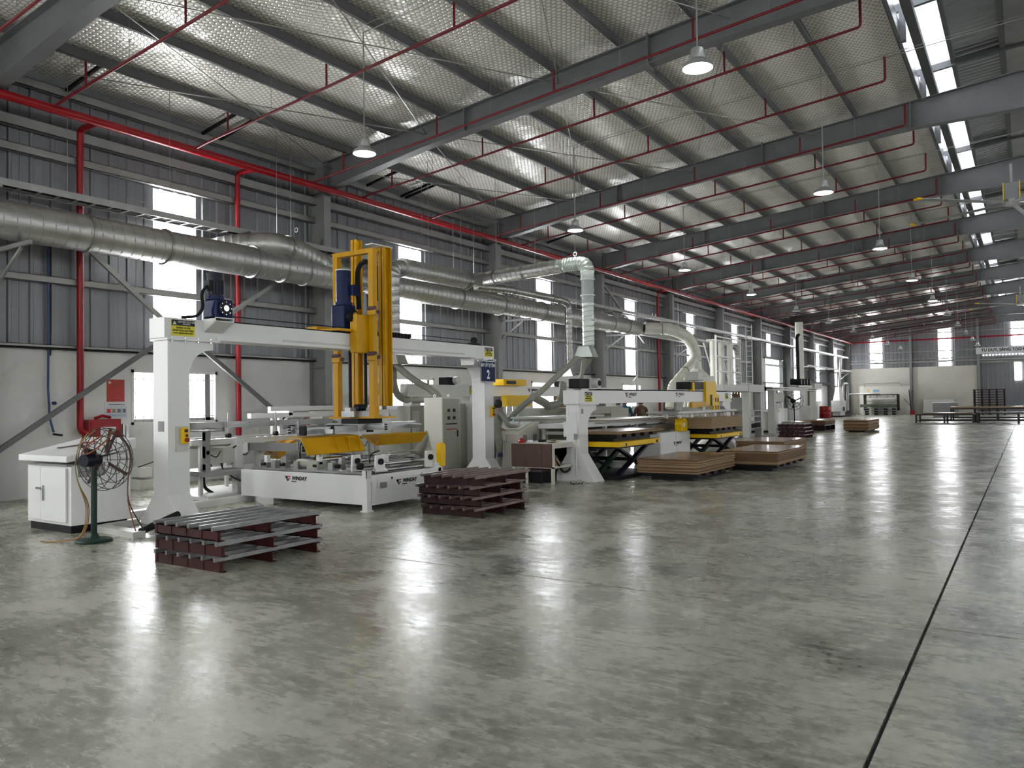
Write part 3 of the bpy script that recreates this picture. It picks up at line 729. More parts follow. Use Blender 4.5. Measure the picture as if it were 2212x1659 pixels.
# ================================================================ WALL THINGS NEAR THE VIEWER
hb = thing('hose_cabinet', 'red fire hose cabinet on the white wall', 'cabinet', (-15.0, 8.3, 1.2))
MB().box(-15.15, -14.9, 7.98, 8.62, .72, 1.4).build('body', 'fire_red', hb, bev=.01)
dd = MB().box(-14.9, -14.885, 8.02, 8.58, .76, 1.36).build('door', 'fire_red', hb)
MB().box(-14.884, -14.878, 8.2, 8.5, 1.0, 1.25).build('glass', 'paper', dd)
MB().tube([(-15.0, 8.15, 1.42), (-15.0, 8.3, 1.47), (-14.98, 8.45, 1.43)], .03, 6).build('hose_roll', 'fire_red', hb)
ps = thing('notice', 'red paper notice above the picture chart beside the barred window', 'notice', (-15.15, 8.65, 1.94))
MB().box(-15.153, -15.145, 8.47, 8.83, 1.74, 2.18).build('sheet', 'poster_red', ps)
for i in range(9): MB().box(-15.144, -15.142, 8.53, 8.78-.03*(i % 3), 2.02-.03*i, 2.028-.03*i).build('print_line', 'red_print', ps)
MB().box(-15.144, -15.142, 8.5, 8.55, 2.1, 2.14).build('star_mark', 'paper', ps)
pc = thing('picture_chart', 'white chart with four small pictures under the red notice', 'notice', (-15.15, 8.66, 1.56))
MB().box(-15.153, -15.145, 8.43, 8.89, 1.40, 1.73).build('sheet', 'paper', pc)
MB().box(-15.144, -15.142, 8.5, 8.83, 1.675, 1.69).build('heading', 'paper_dark', pc)
for i in range(4):
    y = 8.455+.105*i
    MB().box(-15.144, -15.142, y, y+.098, 1.43, 1.64).build('frame', 'paper_blue', pc)
    MB().box(-15.1415, -15.140, y+.008, y+.09, 1.44, 1.632).build('panel', 'paper', pc)
    MB().box(-15.1395, -15.138, y+.015, y+.083, 1.52, 1.6).build('picture', ['red_print', 'bag_tan', 'paper_dark', 'paper_dark'][i], pc)
    MB().box(-15.1395, -15.138, y+.015, y+.083, 1.455, 1.49).build('caption', 'paper_blue', pc)
hc = thing('air_hose', 'blue air hose hanging down the white wall with a dark nozzle', 'hose', (-15.1, 7.35, 2))
MB().tube([(-15.08, 7.33, 4.9), (-15.08, 7.34, 3.0), (-15.08, 7.33, 2.0), (-15.08, 7.36, 1.45), (-15.06, 7.42, 1.18)], .022, 6).build('pipe', 'cable_blue', hc, smooth=True)
MB().tube([(-15.08, 7.38, 4.9), (-15.08, 7.38, 3.2), (-15.08, 7.37, 2.6)], .018, 6).build('drop_pipe', 'rust', hc, smooth=True)
MB().beam((-15.05, 7.4, 1.15), (-15.0, 7.55, 1.12), .03, .04).build('nozzle', 'rubber', hc)
MB().cyl((-15.1, 7.43, 1.72), (-15.02, 7.43, 1.72), .03, 8).build('valve', 'navy', hc)

lpf = thing('leaning_profiles', 'two bright metal profiles standing upright beside the red hose cabinet', 'profiles', (-14.95, 8.75, 0))
for i in range(2): MB().box(-15.0, -14.95, 8.68+.07*i, 8.73+.07*i, 0, 1.3-.03*i).build('profile', 'chrome', lpf)
wcx = thing('white_carton', 'small white carton with a thin rod on the floor by the wall', 'carton', (-14.7, 8.95, 0))
MB().box(-14.95, -14.55, 8.8, 9.1, .0, .2).build('box', 'tank_white', wcx); MB().box(-14.95, -14.6, 8.82, 9.08, .24, .42).build('box', 'tank_white', wcx); MB().box(-14.94, -14.9, 8.85, 9.05, .2, .24).build('spacer', 'machine_grey', wcx)
MB().cyl((-14.8, 8.9, .43), (-14.6, 9.3, .58), .01, 5).build('rod', 'rubber', wcx)
# ================================================================ helpers for machines
def sticker(parent, y0, y1, z0, z1, x):
    """warning label on a +x face: black heading with triangle over yellow field"""
    h = z1-z0; w = y1-y0; c = (y0+y1)/2
    s = MB().box(x, x+.003, y0, y1, z0, z1).build('warning_label', 'sticker_yellow', parent)
    MB().box(x+.003, x+.0045, y0+.01*w, y1-.01*w, z0+.64*h, z1-.01*h).build('heading_band', 'ink', s)
    a = y0+.13*w; zt = z0+.70*h
    MB().prism([(a-.085*w, zt), (a+.085*w, zt), (a, zt+.22*h)], 'x', x+.0045, x+.006).build('warning_triangle', 'paper', s)
    text('heading_text', 'CẢNH BÁO NGUY HIỂM', .092*w, (x+.005, c+.13*w, z0+.87*h), '+x', 'paper', s, .01, sx=.75)
    text('heading_text', 'WARNING', .085*w, (x+.005, c+.13*w, z0+.74*h), '+x', 'paper', s, .01, sx=.8)
    text('message_text', 'KHÔNG LẠI GẦN', .105*w, (x+.004, c, z0+.50*h), '+x', 'ink', s, .02, sx=.72)
    text('message_text', 'KHI MÁY ĐANG HOẠT ĐỘNG', .10*w, (x+.004, c, z0+.33*h), '+x', 'ink', s, .02, sx=.66)
    text('message_text', 'DO NOT COME NEAR WHEN RUNNING', .07*w, (x+.004, c, z0+.17*h), '+x', 'ink', s, .02, sx=.66)
def arc(cy, cz, r, a0, a1, n=7): return [(cy + r*cos(radians(a0+(a1-a0)*i/n)), cz + r*sin(radians(a0+(a1-a0)*i/n))) for i in range(n+1)]
def estop(parent, x, y, z):
    b = MB().box(x, x+.06, y-.045, y+.045, z-.11, z+.11).build('control_box', 'lift_yellow', parent, bev=.008)
    MB().cyl((x+.06, y+.01, z-.06), (x+.09, y+.01, z-.06), .03, 10).build('stop_button', 'fire_red', b)
    MB().cyl((x+.06, y+.01, z+.0), (x+.075, y+.01, z+.0), .018, 8).build('button', 'ink', b)
    MB().box(x+.06, x+.066, y-.02, y+.03, z+.045, z+.085).build('switch', 'ink', b)
# ================================================================ LEFT CONSOLE
cn = thing('control_console', 'white sloping control console behind the cage fan', 'console', (-10.85, 5.65, 0))
MB().box(-11.36, -10.32, 5.3, 6.05, 0, .1).build('plinth', 'plinth', cn)
MB().prism([(5.28, .1), (6.08, .1), (6.08, 1.05), (5.28, .86)], 'x', -11.4, -10.28).build('body', 'machine_white', cn, bev=.006)
MB().prism([(5.19, .92), (5.19, 1.0), (6.12, 1.2), (6.12, 1.06)], 'x', -11.47, -10.22).build('sloping_top', 'machine_white', cn, bev=.008)
MB().box(-11.38, -10.36, 5.262, 5.281, .86, .885).build('shadow_gap', 'vent_grey', cn)
dr_ = MB().box(-11.0, -10.36, 5.25, 5.278, .14, .84).build('door', 'machine_white', cn, bev=.004)
hd = MB().box(-10.93, -10.90, 5.235, 5.25, .40, .60).build('handle', 'chrome', dr_)
MB().box(-11.06, -10.91, 5.215, 5.235, .55, .575).build('lever', 'chrome', dr_)
MB().box(-11.36, -11.03, 5.262, 5.278, .14, .84).build('fixed_panel', 'machine_white', cn)
v = MB().box(-10.28, -10.272, 5.37, 5.72, .72, .9).build('vent', 'vent_grey', cn)
for i in range(8): MB().box(-10.272, -10.266, 5.38, 5.71, .735+.02*i, .742+.02*i).build('louvre', 'galv_dark', v)
def tool(name, a, b, w, mt, lab):
    o = MB(); o.beam(a, b, w, .012); return solo(o.build(name, mt), lab, 'tool')
zc = lambda y: 1.0 + (y-5.19)/.93*.2 + .012
tool('file_tool', (-11.05, 5.5, zc(5.5)), (-10.8, 5.7, zc(5.7)), .05, 'cloth_maroon', 'dark flat tool lying on the sloping console top')
tool('pliers', (-10.95, 5.75, zc(5.75)), (-10.7, 5.85, zc(5.85)), .035, 'fire_red', 'red handled pliers lying on the sloping console top')
# ================================================================ CAGE FAN
cf = thing('pedestal_fan', 'rusty wire-cage pedestal fan without blades on a green pole', 'fan', (-9.46, 5.13, 0))
MB().lathe([(.205, 0), (.21, .015), (.19, .035), (.06, .05), (.05, .08), (.03, .1)], (-9.46, 5.13, 0), 24).build('base', 'fan_green', cf, smooth=True)
MB().cyl((-9.46, 5.13, .06), (-9.46, 5.13, .9), .034, 12).build('pole', 'fan_green', cf, smooth=True)
FA = Vector((-.29, .956, 0)).normalized(); FC = Vector((-9.46, 5.13, .985)) + FA*.12
fs_ = Vector((FA.y, -FA.x, 0)); up_ = Vector((0,0,1))
def fc(r, a, d): return FC + fs_*r*cos(a) + up_*r*sin(a) + FA*d
y_ = MB(); y_.beam((-9.46, 5.13, .78), fc(.1, pi*.75, -.14), .04, .03); y_.beam((-9.46, 5.13, .78), fc(.1, pi*.25, -.14), .04, .03); y_.build('yoke', 'wire_dark', cf)
mt_ = MB().cyl(FC-FA*.28, FC-FA*.06, .075, 14).build('motor', 'motor_dark', cf, smooth=True)
MB().cbox(tuple(FC-FA*.18+up_*.1), (.1, .1, .06)).build('terminal_box', 'rubber', mt_)
cg = []
for r, d in ((.385, .0), (.375, .1), (.30, .16), (.20, .185), (.10, .19), (.30, -.06), (.2, -.075)):
    cg.append(MB().tube([fc(r, 2*pi*i/32, d) for i in range(32)], .005, 5, closed=True).build('cage_ring', 'wire_dark', cf))
for i in range(14):
    a = 2*pi*i/14
    MB().tube([fc(.1, a, .19), fc(.2, a, .185), fc(.3, a, .16), fc(.37, a, .1), fc(.385, a, 0), fc(.3, a, -.06), fc(.12, a, -.08)], .004, 5).build('cage_wire', 'wire_dark', cf)
for a in (.95, 1.2, -.62, 2.6, 3.9): MB().beam(fc(.09, a, .03), fc(.39, a+.12, .04), .035, .014, up=FA).build('cage_stay', 'rust', cf)
random.seed(3)
for i, mt in enumerate(('cable_yellow', 'cable_yellow', 'cable_orange')):
    p = [fc(.36, 1.7+.3*i, -.05), fc(.30, 2.3, -.12), fc(.2, 3.3, -.22), fc(.33, 4.2, -.2)] + [Vector((-9.53-.02*i, 5.08+.03*i, .45)), Vector((-9.51+.03*i, 5.05, .2)), Vector((-9.5+.02*i, 4.98, .06)), Vector((-9.75-.05*i, 4.86, .008)), Vector((-9.95-.05*i, 4.8, .008))]
    MB().tube(fillet(p, .2, 4), .006, 6).build('cable', mt, cf, smooth=True)
for i, mt in enumerate(('cable_orange', 'rust')):
    p = [fc(.36, 1.5, .02), fc(.37, .9-.1*i, .06), fc(.36, .2, .1), fc(.37, -.5, .08), fc(.36, -.62, .08)+Vector((.01, .0, -.3)), fc(.36, -.5, .08)+Vector((0, .1+.1*i, -.72))]
    MB().tube(fillet(p, .25, 4), .007, 6).build('cable', mt, cf, smooth=True)
MB().tube(fillet([fc(.3, 1.3, -.08), fc(.2, 1.6, -.2), fc(.1, 2.5, -.26), fc(.12, .8, -.26), fc(.3, 1.0, -.06), fc(.35, 1.25, .05)], .2, 4), .01, 6).build('cable', 'cable_orange', cf, smooth=True)
# ================================================================ GANTRY 1
g1 = thing('cutting_gantry', 'tall white gantry with blue motors and a yellow lifting mast on its beam', 'machine', (-9.85, 10, 0))
GX0, GX1 = -10.02, -9.68
def gpost(y0, y1, s, par, x0, x1, zt, top, mt, hz=.42, ft=.34):
    # s=+1: bracket reaches towards +y
    yi = y1 if s > 0 else y0; yo = y0 if s > 0 else y1; R = .36
    pl = [(yo, hz), (yo, zt), (yi+s*(R+.02), zt), (yi+s*(R+.02), zt-.12)]
    pl += [(yi+s*(R - R*sin(radians(t))), zt-.12-R+R*cos(radians(t))) for t in range(15, 91, 15)]
    pl += [(yi, hz)]
    p = MB().prism(pl, 'x', x0, x1).build('post', mt, par, bev=.006)
    MB().frustum((x0-ft, x1+ft, y0, y1, 0), (x0, x1, y0, y1, hz+.005)).build('foot', mt, par, bev=.006)
    return p
gpost(6.25, 6.58, 1, g1, GX0, GX1, 2.53, 2.83, 'machine_white'); gpost(13.62, 13.95, -1, g1, GX0, GX1, 2.53, 2.83, 'machine_white')
MB().box(GX0-.01, GX1+.005, 6.2, 13.98, 2.55, 2.83).build('beam', 'machine_white', g1, bev=.006)
for y0, y1 in ((6.22, 7.05), (13.25, 14.02)): MB().box(GX0-.03, GX1+.04, y0, y1, 2.522, 2.55).build('flange_plate', 'machine_white', g1)
for y in (6.3, 6.5, 6.7, 6.9, 13.35, 13.6, 13.85):
    MB().cyl((GX1+.02, y, 2.50), (GX1+.02, y, 2.565), .012, 6).build('bolt', 'chrome', g1)
MB().box(GX1+.005, GX1+.03, 7.0, 13.6, 2.555, 2.60).build('lower_rail', 'machine_white', g1)
MB().box(GX1+.005, GX1+.02, 8.2, 12.9, 2.60, 2.635).build('cover_strip', 'machine_grey', g1)
MB().box(GX0+.05, GX1-.02, 6.9, 13.6, 2.83, 2.85).build('top_rail', 'rubber', g1)
for y in (6.55, 13.5): pass
MB().cyl((-9.75, 7.2, 2.93), (-9.75, 13.3, 2.93), .008, 6).build('drive_cable', 'rubber', g1)
MB().cyl((-9.79, 13.35, 2.93), (-9.71, 13.35, 2.93), .07, 12).build('pulley', 'rubber', g1)
MB().box(-9.8, -9.7, 13.2, 13.5, 2.85, 2.88).build('pulley_base', 'black', g1)
sticker(g1, 6.3, 6.66, 2.585, 2.805, GX1+.006); sticker(g1, 13.63, 13.92, 2.60, 2.80, GX1+.006)
MB().box(GX0+.12, GX1-.09, 6.244, 6.25, 1.28, 1.42).build('name_plate', 'vent_grey', g1)
MB().box(GX1, GX1+.012, 6.36, 6.55, 1.0, 1.35).build('mount_plate', 'machine_grey', g1); estop(g1, GX1+.012, 6.47, 1.22); estop(g1, GX1, 13.85, 1.42)
# gear motor on the near end
gm = MB().box(-9.70, -9.42, 6.82, 7.1, 2.86, 3.12).build('gearbox', 'blue_motor', g1, bev=.02)
MB().cyl((-9.42, 6.96, 2.99), (-9.39, 6.96, 2.99), .11, 20).build('gear_cover', 'motor_dark', gm, smooth=True)
MB().cyl((-9.39, 6.96, 2.99), (-9.375, 6.96, 2.99), .045, 12).build('output_shaft', 'chrome', gm)
for i in range(8):
    a = i*pi/4; MB().cyl((-9.39, 6.96+.088*cos(a), 2.99+.088*sin(a)), (-9.38, 6.96+.088*cos(a), 2.99+.088*sin(a)), .009, 6).build('bolt', 'chrome', gm)
MB().cyl((-9.58, 6.92, 3.12), (-9.58, 6.92, 3.17), .13, 18).build('motor_flange', 'blue_motor', g1, smooth=True)
mm = MB().cyl((-9.58, 6.92, 3.17), (-9.58, 6.92, 3.42), .105, 18).build('motor', 'motor_dark', g1, smooth=True)
for i in range(12):
    a = 2*pi*i/12; MB().beam((-9.58+.105*cos(a), 6.92+.105*sin(a), 3.19), (-9.58+.105*cos(a), 6.92+.105*sin(a), 3.4), .012, .02).build('cooling_fin', 'motor_dark', mm)
MB().cyl((-9.58, 6.92, 3.42), (-9.58, 6.92, 3.5), .11, 18).build('fan_cover', 'motor_dark', mm, smooth=True)
MB().box(-9.62, -9.5, 6.77, 6.83, 3.24, 3.38).build('terminal_box', 'black', mm)
MB().tube(fillet([(-9.55, 6.77, 3.3), (-9.55, 6.68, 3.2), (-9.6, 6.74, 2.98), (-9.65, 6.68, 2.87), (-9.75, 6.5, 2.85)], .1, 4), .022, 8).build('motor_cable', 'rubber', g1, smooth=True)
br = MB(); br.prism([(-9.68, 2.66), (-9.68, 2.86), (-9.42, 2.86), (-9.42, 2.80)], 'y', 6.8, 6.815); br.prism([(-9.68, 2.66), (-9.68, 2.86), (-9.42, 2.86), (-9.42, 2.80)], 'y', 7.1, 7.115); br.box(-9.68, -9.41, 6.8, 7.115, 2.845, 2.86); br.prism([(-9.68, 2.66), (-9.67, 2.66), (-9.41, 2.80), (-9.41, 2.81)], 'y', 6.815, 7.1)
br.build('motor_bracket', 'machine_white', g1)
# yellow lifting mast
def hsec(x, y, z0, z1, w=.13, mt='yellow', nm='mast', ax='y'):
    m = MB(); t = .018
    m.box(x-w/2, x+w/2, y-w/2, y-w/2+t, z0, z1); m.box(x-w/2, x+w/2, y+w/2-t, y+w/2, z0, z1); m.box(x-t/2, x+t/2, y-w/2, y+w/2, z0, z1)
    if ax == 'x': m.v = [(x+(v[1]-y), y+(v[0]-x), v[2]) for v in m.v]; m.f = [f[::-1] for f in m.f]
    return m.build(nm, mt, g1)
hsec(-9.42, 10.26, 1.58, 4.38, .17); hsec(-10.34, 10.5, 1.5, 4.66, .15)
for x in (-9.44, -10.3): MB().box(x-.055, x+.055, 9.97-.055, 9.97+.055, 1.4, 4.3).build('guide_post', 'yellow', g1, bev=.004)
MB().box(-10.36, -9.38, 9.91, 10.03, 4.24, 4.32).build('top_crossbar', 'yellow', g1)
MB().box(-9.52, -9.34, 9.88, 10.38, 4.37, 4.39).build('cap_plate', 'machine_white', g1)
MB().box(-9.66, -9.5, 9.64, 9.93, 2.5, 3.15).build('saddle_plate', 'yellow', g1, bev=.004)
MB().box(-10.1, -9.6, 9.3, 9.95, 2.86, 2.9).build('saddle_base', 'yellow', g1)
MB().box(-10.3, -10.05, 9.25, 9.6, 2.86, 2.95).build('saddle_step', 'yellow', g1)
for z in (3.2, 2.42):
    for x in (-9.38, -10.25):
        q = MB().box(x-.09, x+.09, 9.86, 9.9, z-.05, z+.04).build('roller_clamp', 'yellow', g1)
        MB().cyl((x-.08, 9.88, z+.06), (x+.08, 9.88, z+.06), .04, 10).build('roller', 'cloth_maroon', q)
        MB().cyl((x+.07, 9.95, z), (x+.1, 9.95, z), .035, 8).build('roller', 'cloth_maroon', q)
gb = MB().box(-10.02, -9.72, 9.55, 9.85, 2.9, 3.33).build('gearbox', 'blue_motor', g1, bev=.02)
MB().cyl((-9.72, 9.7, 3.12), (-9.6, 9.7, 3.12), .11, 16).build('pulley', 'rubber', gb, smooth=True)
MB().cyl((-9.6, 9.7, 3.12), (-9.58, 9.7, 3.12), .075, 14).build('pulley_face', 'chrome', gb)
MB().cyl((-9.87, 9.7, 3.33), (-9.87, 9.7, 3.38), .16, 20).build('motor_flange', 'blue_motor', g1, smooth=True)
mo = MB().cyl((-9.87, 9.7, 3.38), (-9.87, 9.7, 3.93), .132, 20).build('motor', 'blue_motor', g1, smooth=True)
MB().cyl((-9.87, 9.7, 3.93), (-9.87, 9.7, 3.95), .136, 20).build('motor_cap', 'paper', mo)
for z in (3.45, 3.62, 3.78): MB().cyl((-9.87, 9.7, z), (-9.87, 9.7, z+.012), .137, 20).build('motor_band', 'motor_dark', mo)
MB().box(-9.74, -9.66, 9.72, 9.88, 3.5, 3.68).build('terminal_box', 'blue_motor', mo)
chn = [(-9.85, 10.05+.0, 3.3), (-9.85, 10.02, 3.75)] + [(-9.85, 10.3+.28*cos(radians(a)), 3.9+.28*sin(radians(a))) for a in range(170, -1, -17)] + [(-9.85, 10.58, 3.5)]
cp = MB().tube(chn, .045, 6).build('drag_chain', 'rubber', g1)
for i in range(9): MB().box(-9.95, -9.75, 10.55+.09*i, 10.62+.09*i, 2.86, 2.93).build('chain_link', 'rubber', g1)
for y in (9.82, 10.2): MB().cyl((-9.85, y, 1.45), (-9.85, y, 2.55), .03, 10).build('lead_screw', 'rubber', g1, smooth=True); MB().box(-9.92, -9.78, y-.07, y+.07, 1.42, 1.56).build('bearing_block', 'alu', g1)
MB().box(-10.42, -9.32, 9.85, 10.4, 1.37, 1.40).build('foot_plate', 'yellow', g1)
MB().box(-9.5, -9.36, 9.92, 10.02, 1.40, 1.58).build('foot_block', 'yellow', g1); MB().box(-9.52, -9.3, 10.14, 10.42, 1.52, 1.58).build('foot_cap', 'alu', g1)
MB().box(-9.95, -9.65, 9.7, 10.2, 1.40, 1.5).build('spindle_plate', 'alu', g1)
MB().cyl((-9.8, 9.9, 1.56), (-9.8, 10.1, 1.56), .06, 14).build('head_motor', 'motor_dark', g1, smooth=True)
MB().box(-10.0, -9.6, 9.75, 10.35, 1.28, 1.37).build('turn_plate', 'black', g1)
def profile(y0, y1, x, z, par, w=.09, h=.11, ax='y'):
    m = MB()
    for k in range(3):
        zz = z-h/2+k*h/2.6
        (m.box(x-w/2, x+w/2, y0, y1, zz, zz+h/4) if ax == 'y' else m.box(y0, y1, x-w/2, x+w/2, zz, zz+h/4))
    (m.box(x-w/2+.01, x+w/2-.01, y0, y1, z-h/2, z+h/2) if ax == 'y' else m.box(y0, y1, x-w/2+.01, x+w/2-.01, z-h/2, z+h/2))
    return m.build('profile_bar', 'alu', par)
profile(8.75, 9.95, -9.85, 1.19, g1); profile(10.3, 11.4, -9.75, 1.23, g1); profile(8.9, 11.2, -10.35, 1.2, g1); profile(-10.7, -9.3, 10.12, 1.22, g1, ax='x'); profile(-10.6, -9.4, 9.0, 1.18, g1, .06, .07, 'x'); profile(-10.6, -9.4, 11.2, 1.2, g1, .06, .07, 'x')
for y in (8.75, 9.35, 10.3): MB().box(-9.91, -9.79, y-.03, y+.03, 1.12, 1.27).build('end_block', 'black', g1)
def vtrough(y0, y1, x, z, flip):
    t = .012; m = MB()
    a = [(x-.24, z+.02), (x+.10, z), (x+.26, z-.26), (x+.26-t, z-.27), (x+.09, z-t), (x-.24, z+.02-t)] if not flip else [(x-.2, z+.05), (x+.12, z-.12), (x+.27, z+.06), (x+.28, z+.05), (x+.12, z-.14), (x-.21, z+.03)]
    m.prism(a, 'y', y0, y1); o = m.build('suction_cover', 'yellow', g1)
    return o
vt = vtrough(8.62, 9.92, -9.85, 1.08, False)
for y in (9.3, 9.55, 9.8): MB().prism([(-9.62, 1.07), (-9.72, 1.07), (-9.59, .83)], 'y', y-.006, y+.006).build('gusset', 'yellow', vt)
vtrough(10.25, 11.5, -9.8, 1.02, True)
# ================================================================ FEEDING BED
bd = thing('feeding_bed', 'low white machine bed with lettered side panels under the tall gantry', 'machine', (-9.7, 9.5, 0))
MB().box(-11.2, -8.32, 8.58, 8.63, .1, .54).build('front_panel', 'machine_white', bd, bev=.004)
MB().box(-8.33, -8.27, 8.66, 10.35, .09, .54).build('side_panel', 'machine_white', bd, bev=.004)
MB().box(-11.2, -8.32, 10.3, 10.35, .1, .54).build('rear_panel', 'machine_white', bd); MB().box(-11.22, -11.17, 8.6, 10.35, .1, .54).build('side_panel', 'machine_white', bd)
for x, y in ((-8.32, 8.62), (-8.32, 10.32), (-11.2, 10.32)):
    p = MB().box(x-.05, x+.05, y-.05, y+.05, .02, .615).build('corner_post', 'machine_white', bd); MB().box(x-.07, x+.07, y-.07, y+.07, 0, .02).build('foot_plate', 'machine_white', p)
MB().box(-8.29, -8.268, 8.57, 8.67, .5, .615).build('open_end', 'machine_grey', bd)
logo(bd, (-9.955, 8.575, .43), '-y', .09); logo(bd, (-8.265, 9.34, .39), '+x', .088)
MB().box(-8.268, -8.262, 8.85, 9.0, .33, .42).build('name_plate', 'vent_grey', bd)
for y in (9.12, 9.85): MB().cyl((-8.27, y, .47), (-8.264, y, .47), .018, 8).build('plug', 'ink', bd)
for y in (8.75, 10.15): MB().box(-11.1, -8.4, y-.03, y+.03, .54, .575).build('slide_rail', 'alu', bd)
for y0, y1, x, z, r in ((9.0, 10.9, -9.35, .68, .03), (9.0, 10.9, -9.2, .78, .012), (8.75, 10.3, -8.6, .66, .03), (8.9, 10.3, -8.45, .58, .022), (9.0, 10.6, -9.9, .7, .035)):
    MB().cyl((x, y0, z), (x, y1, z), r, 10).build('shaft', 'chrome', bd, smooth=True)
for x, y in ((-8.45, 9.05), (-8.4, 10.2), (-8.9, 9.0)):
    b = MB(); b.prism([(y-.12, .56), (y+.16, .56), (y+.1, .62), (y+.06, .82), (y-.1, .82)], 'x', x-.02, x+.02); b = b.build('bearing_plate', 'machine_white', bd)
    MB().cyl((x+.02, y-.02, .72), (x+.06, y-.02, .72), .048, 12).build('bearing', 'rubber', b, smooth=True)
MB().cyl((-8.62, 8.76, .66), (-8.56, 8.76, .66), .055, 14).build('sprocket', 'rubber', bd)
ya = MB(); ya.prism([(10.3, .56), (10.42, .56)] + [(10.36+.07*cos(radians(a)), .88+.07*sin(radians(a))) for a in range(0, 181, 20)], 'x', -8.33, -8.24); ya.build('chain_guard', 'lift_yellow', bd)
mo = MB().box(-9.75, -9.5, 8.72, 8.95, .56, .72).build('gearbox', 'cab_grey', bd, bev=.02); MB().cyl((-10.05, 8.84, .66), (-9.75, 8.84, .66), .075, 12).build('motor', 'cab_grey', mo, smooth=True)
for x in (-10.9, -10.55, -10.0, -9.2): MB().box(x-.05, x+.05, 8.72, 8.84, .57, .7).build('carriage', 'alu', bd)
for i in range(4): MB().box(-10.8+.5*i, -10.5+.5*i, 8.8, 10.2, .56, .58).build('support_plate', 'machine_white', bd)
profile(-12.0, -10.45, 9.3, .88, bd, .1, .14, 'x')
lb = MB(); lb.prism([(-12.15, .72), (-11.85, .78), (-11.85, .96), (-11.92, .96), (-12.15, .84)], 'y', 9.22, 9.24); lb.build('end_bracket', 'machine_white', bd)
MB().box(-12.13, -11.98, 9.1, 9.22, 0, 1.0).build('support_leg', 'machine_white', bd)
for i in range(4): MB().tube(fillet([(-12.0, 9.1, .9), (-12.3+.03*i, 8.98, .75), (-12.1, 8.85, .5), (-11.6, 8.75, .35), (-11.22, 8.7, .3+.01*i)], .2, 4), .012, 6).build('cable', 'rubber', bd, smooth=True)
MB().tube(fillet([(-12.4, 8.85, .55), (-12.55, 8.8, .5), (-12.55, 8.8, .15), (-12.35, 8.85, .05)], .15, 4), .03, 8).build('cable_loom', 'rubber', bd, smooth=True)
for i, (x, y, h) in enumerate(((-10.15, 8.95, .4), (-10.5, 9.6, .35), (-9.0, 9.4, .2), (-10.8, 9.5, .3))):
    MB().tube(fillet([(x, y, .58), (x-.05, y+.05, .6+h), (x+.12, y+.1, .65+h)], .1, 4), .011, 6).build('cable', 'rubber', bd, smooth=True)
MB().cyl((-10.25, 9.0, .56), (-10.25, 9.0, 1.35), .014, 8).build('sensor_pole', 'chrome', bd)
for i, (x, y) in enumerate(((-10.75, 8.7), (-10.3, 8.72), (-9.55, 8.75), (-9.1, 8.8), (-10.6, 9.9), (-9.7, 9.95), (-8.9, 9.6))):
    q = MB().box(x-.06, x+.06, y, y+.1, .58, .66).build('slide_block', 'galv_dark', bd); MB().cyl((x-.04, y-.01, .64), (x+.04, y-.01, .64), .03, 8).build('roller', 'rubber', q); MB().box(x-.02, x+.05, y+.02, y+.09, .66, .78).build('clamp', 'alu' if i % 2 else 'machine_white', q)
for x0, x1, y, z in ((-11.0, -8.8, 9.45, .62), (-11.0, -8.6, 9.8, .66), (-10.6, -8.5, 10.05, .72)): MB().cyl((x0, y, z), (x1, y, z), .02, 8).build('tie_bar', 'chrome', bd, smooth=True)
MB().box(-11.1, -8.45, 8.66, 10.28, .40, .42).build('tray', 'vent_grey', bd)
# floor channel frame round the gantry feet
fcn = thing('floor_channel', 'white steel cable channel lying on the floor round the gantry foot', 'channel', (-10.3, 6.5, 0))
MB().beam((-10.98, 6.42, .05), (-11.25, 8.95, .05), .16, .1).build('channel_run', 'machine_white', fcn)
MB().beam((-10.25, 5.62, .04), (-9.2, 5.55, .04), .16, .08).build('channel_run', 'machine_grey', fcn)
MB().beam((-10.2, 5.7, .04), (-10.35, 6.2, .04), .12, .08).build('channel_run', 'machine_grey', fcn)
MB().beam((-11.3, 8.95, .05), (-10.4, 8.5, .05), .16, .1).build('channel_run', 'machine_white', fcn)
MB().tube(fillet([(-9.25, 5.6, .07), (-9.32, 5.85, .12), (-9.38, 6.2, .2)], .2, 4), .045, 10).build('cable_sleeve', 'rubber', fcn, smooth=True)
# ================================================================ OUTFEED CONVEYOR BEHIND
cv = thing('outfeed_conveyor', 'white roller conveyor with grey profile arms between the gantry and the wall', 'conveyor', (-12.3, 10.5, 0))
for x in (-12.2, -13.1):
    MB().box(x-.03, x+.03, 8.3, 13.3, .93, 1.03).build('side_rail', 'machine_white', cv)
    for y in (8.5, 9.7, 10.9, 12.1, 13.1): MB().box(x-.03, x+.03, y-.03, y+.03, 0, .93).build('leg', 'machine_white', cv)
rol = MB().cyl((-13.08, 0, .98), (-12.22, 0, .98), .025, 8).mesh('roller', 'chrome', Vector((-12.3, 10.5, 0)), True)
for i in range(26): link('roller', rol, cv, loc=(0, 8.45+.19*i, 0))
profile(8.3, 12.0, -12.6, 1.27, cv, .06, .11); profile(-13.2, -12.1, 8.9, 1.2, cv, .06, .06, 'x')
for y in (9.3, 10.4): 
    p = MB().cyl((-12.5, y, 1.05), (-12.5, y, 1.5), .012, 6).build('hanger_pin', 'galv_dark', cv); MB().cyl((-12.54, y, 1.07), (-12.46, y, 1.07), .045, 10).build('knob', 'rubber', p)
for y in (8.55, 11.4): profile(y-.05, y+.05, -12.1, .8, cv, .1, .8)
MB().box(-12.5, -11.9, 8.4, 8.75, 1.17, 1.2).build('arm_plate', 'galv_dark', cv); MB().box(-12.5, -11.9, 11.2, 11.6, 1.17, 1.2).build('arm_plate', 'galv_dark', cv)
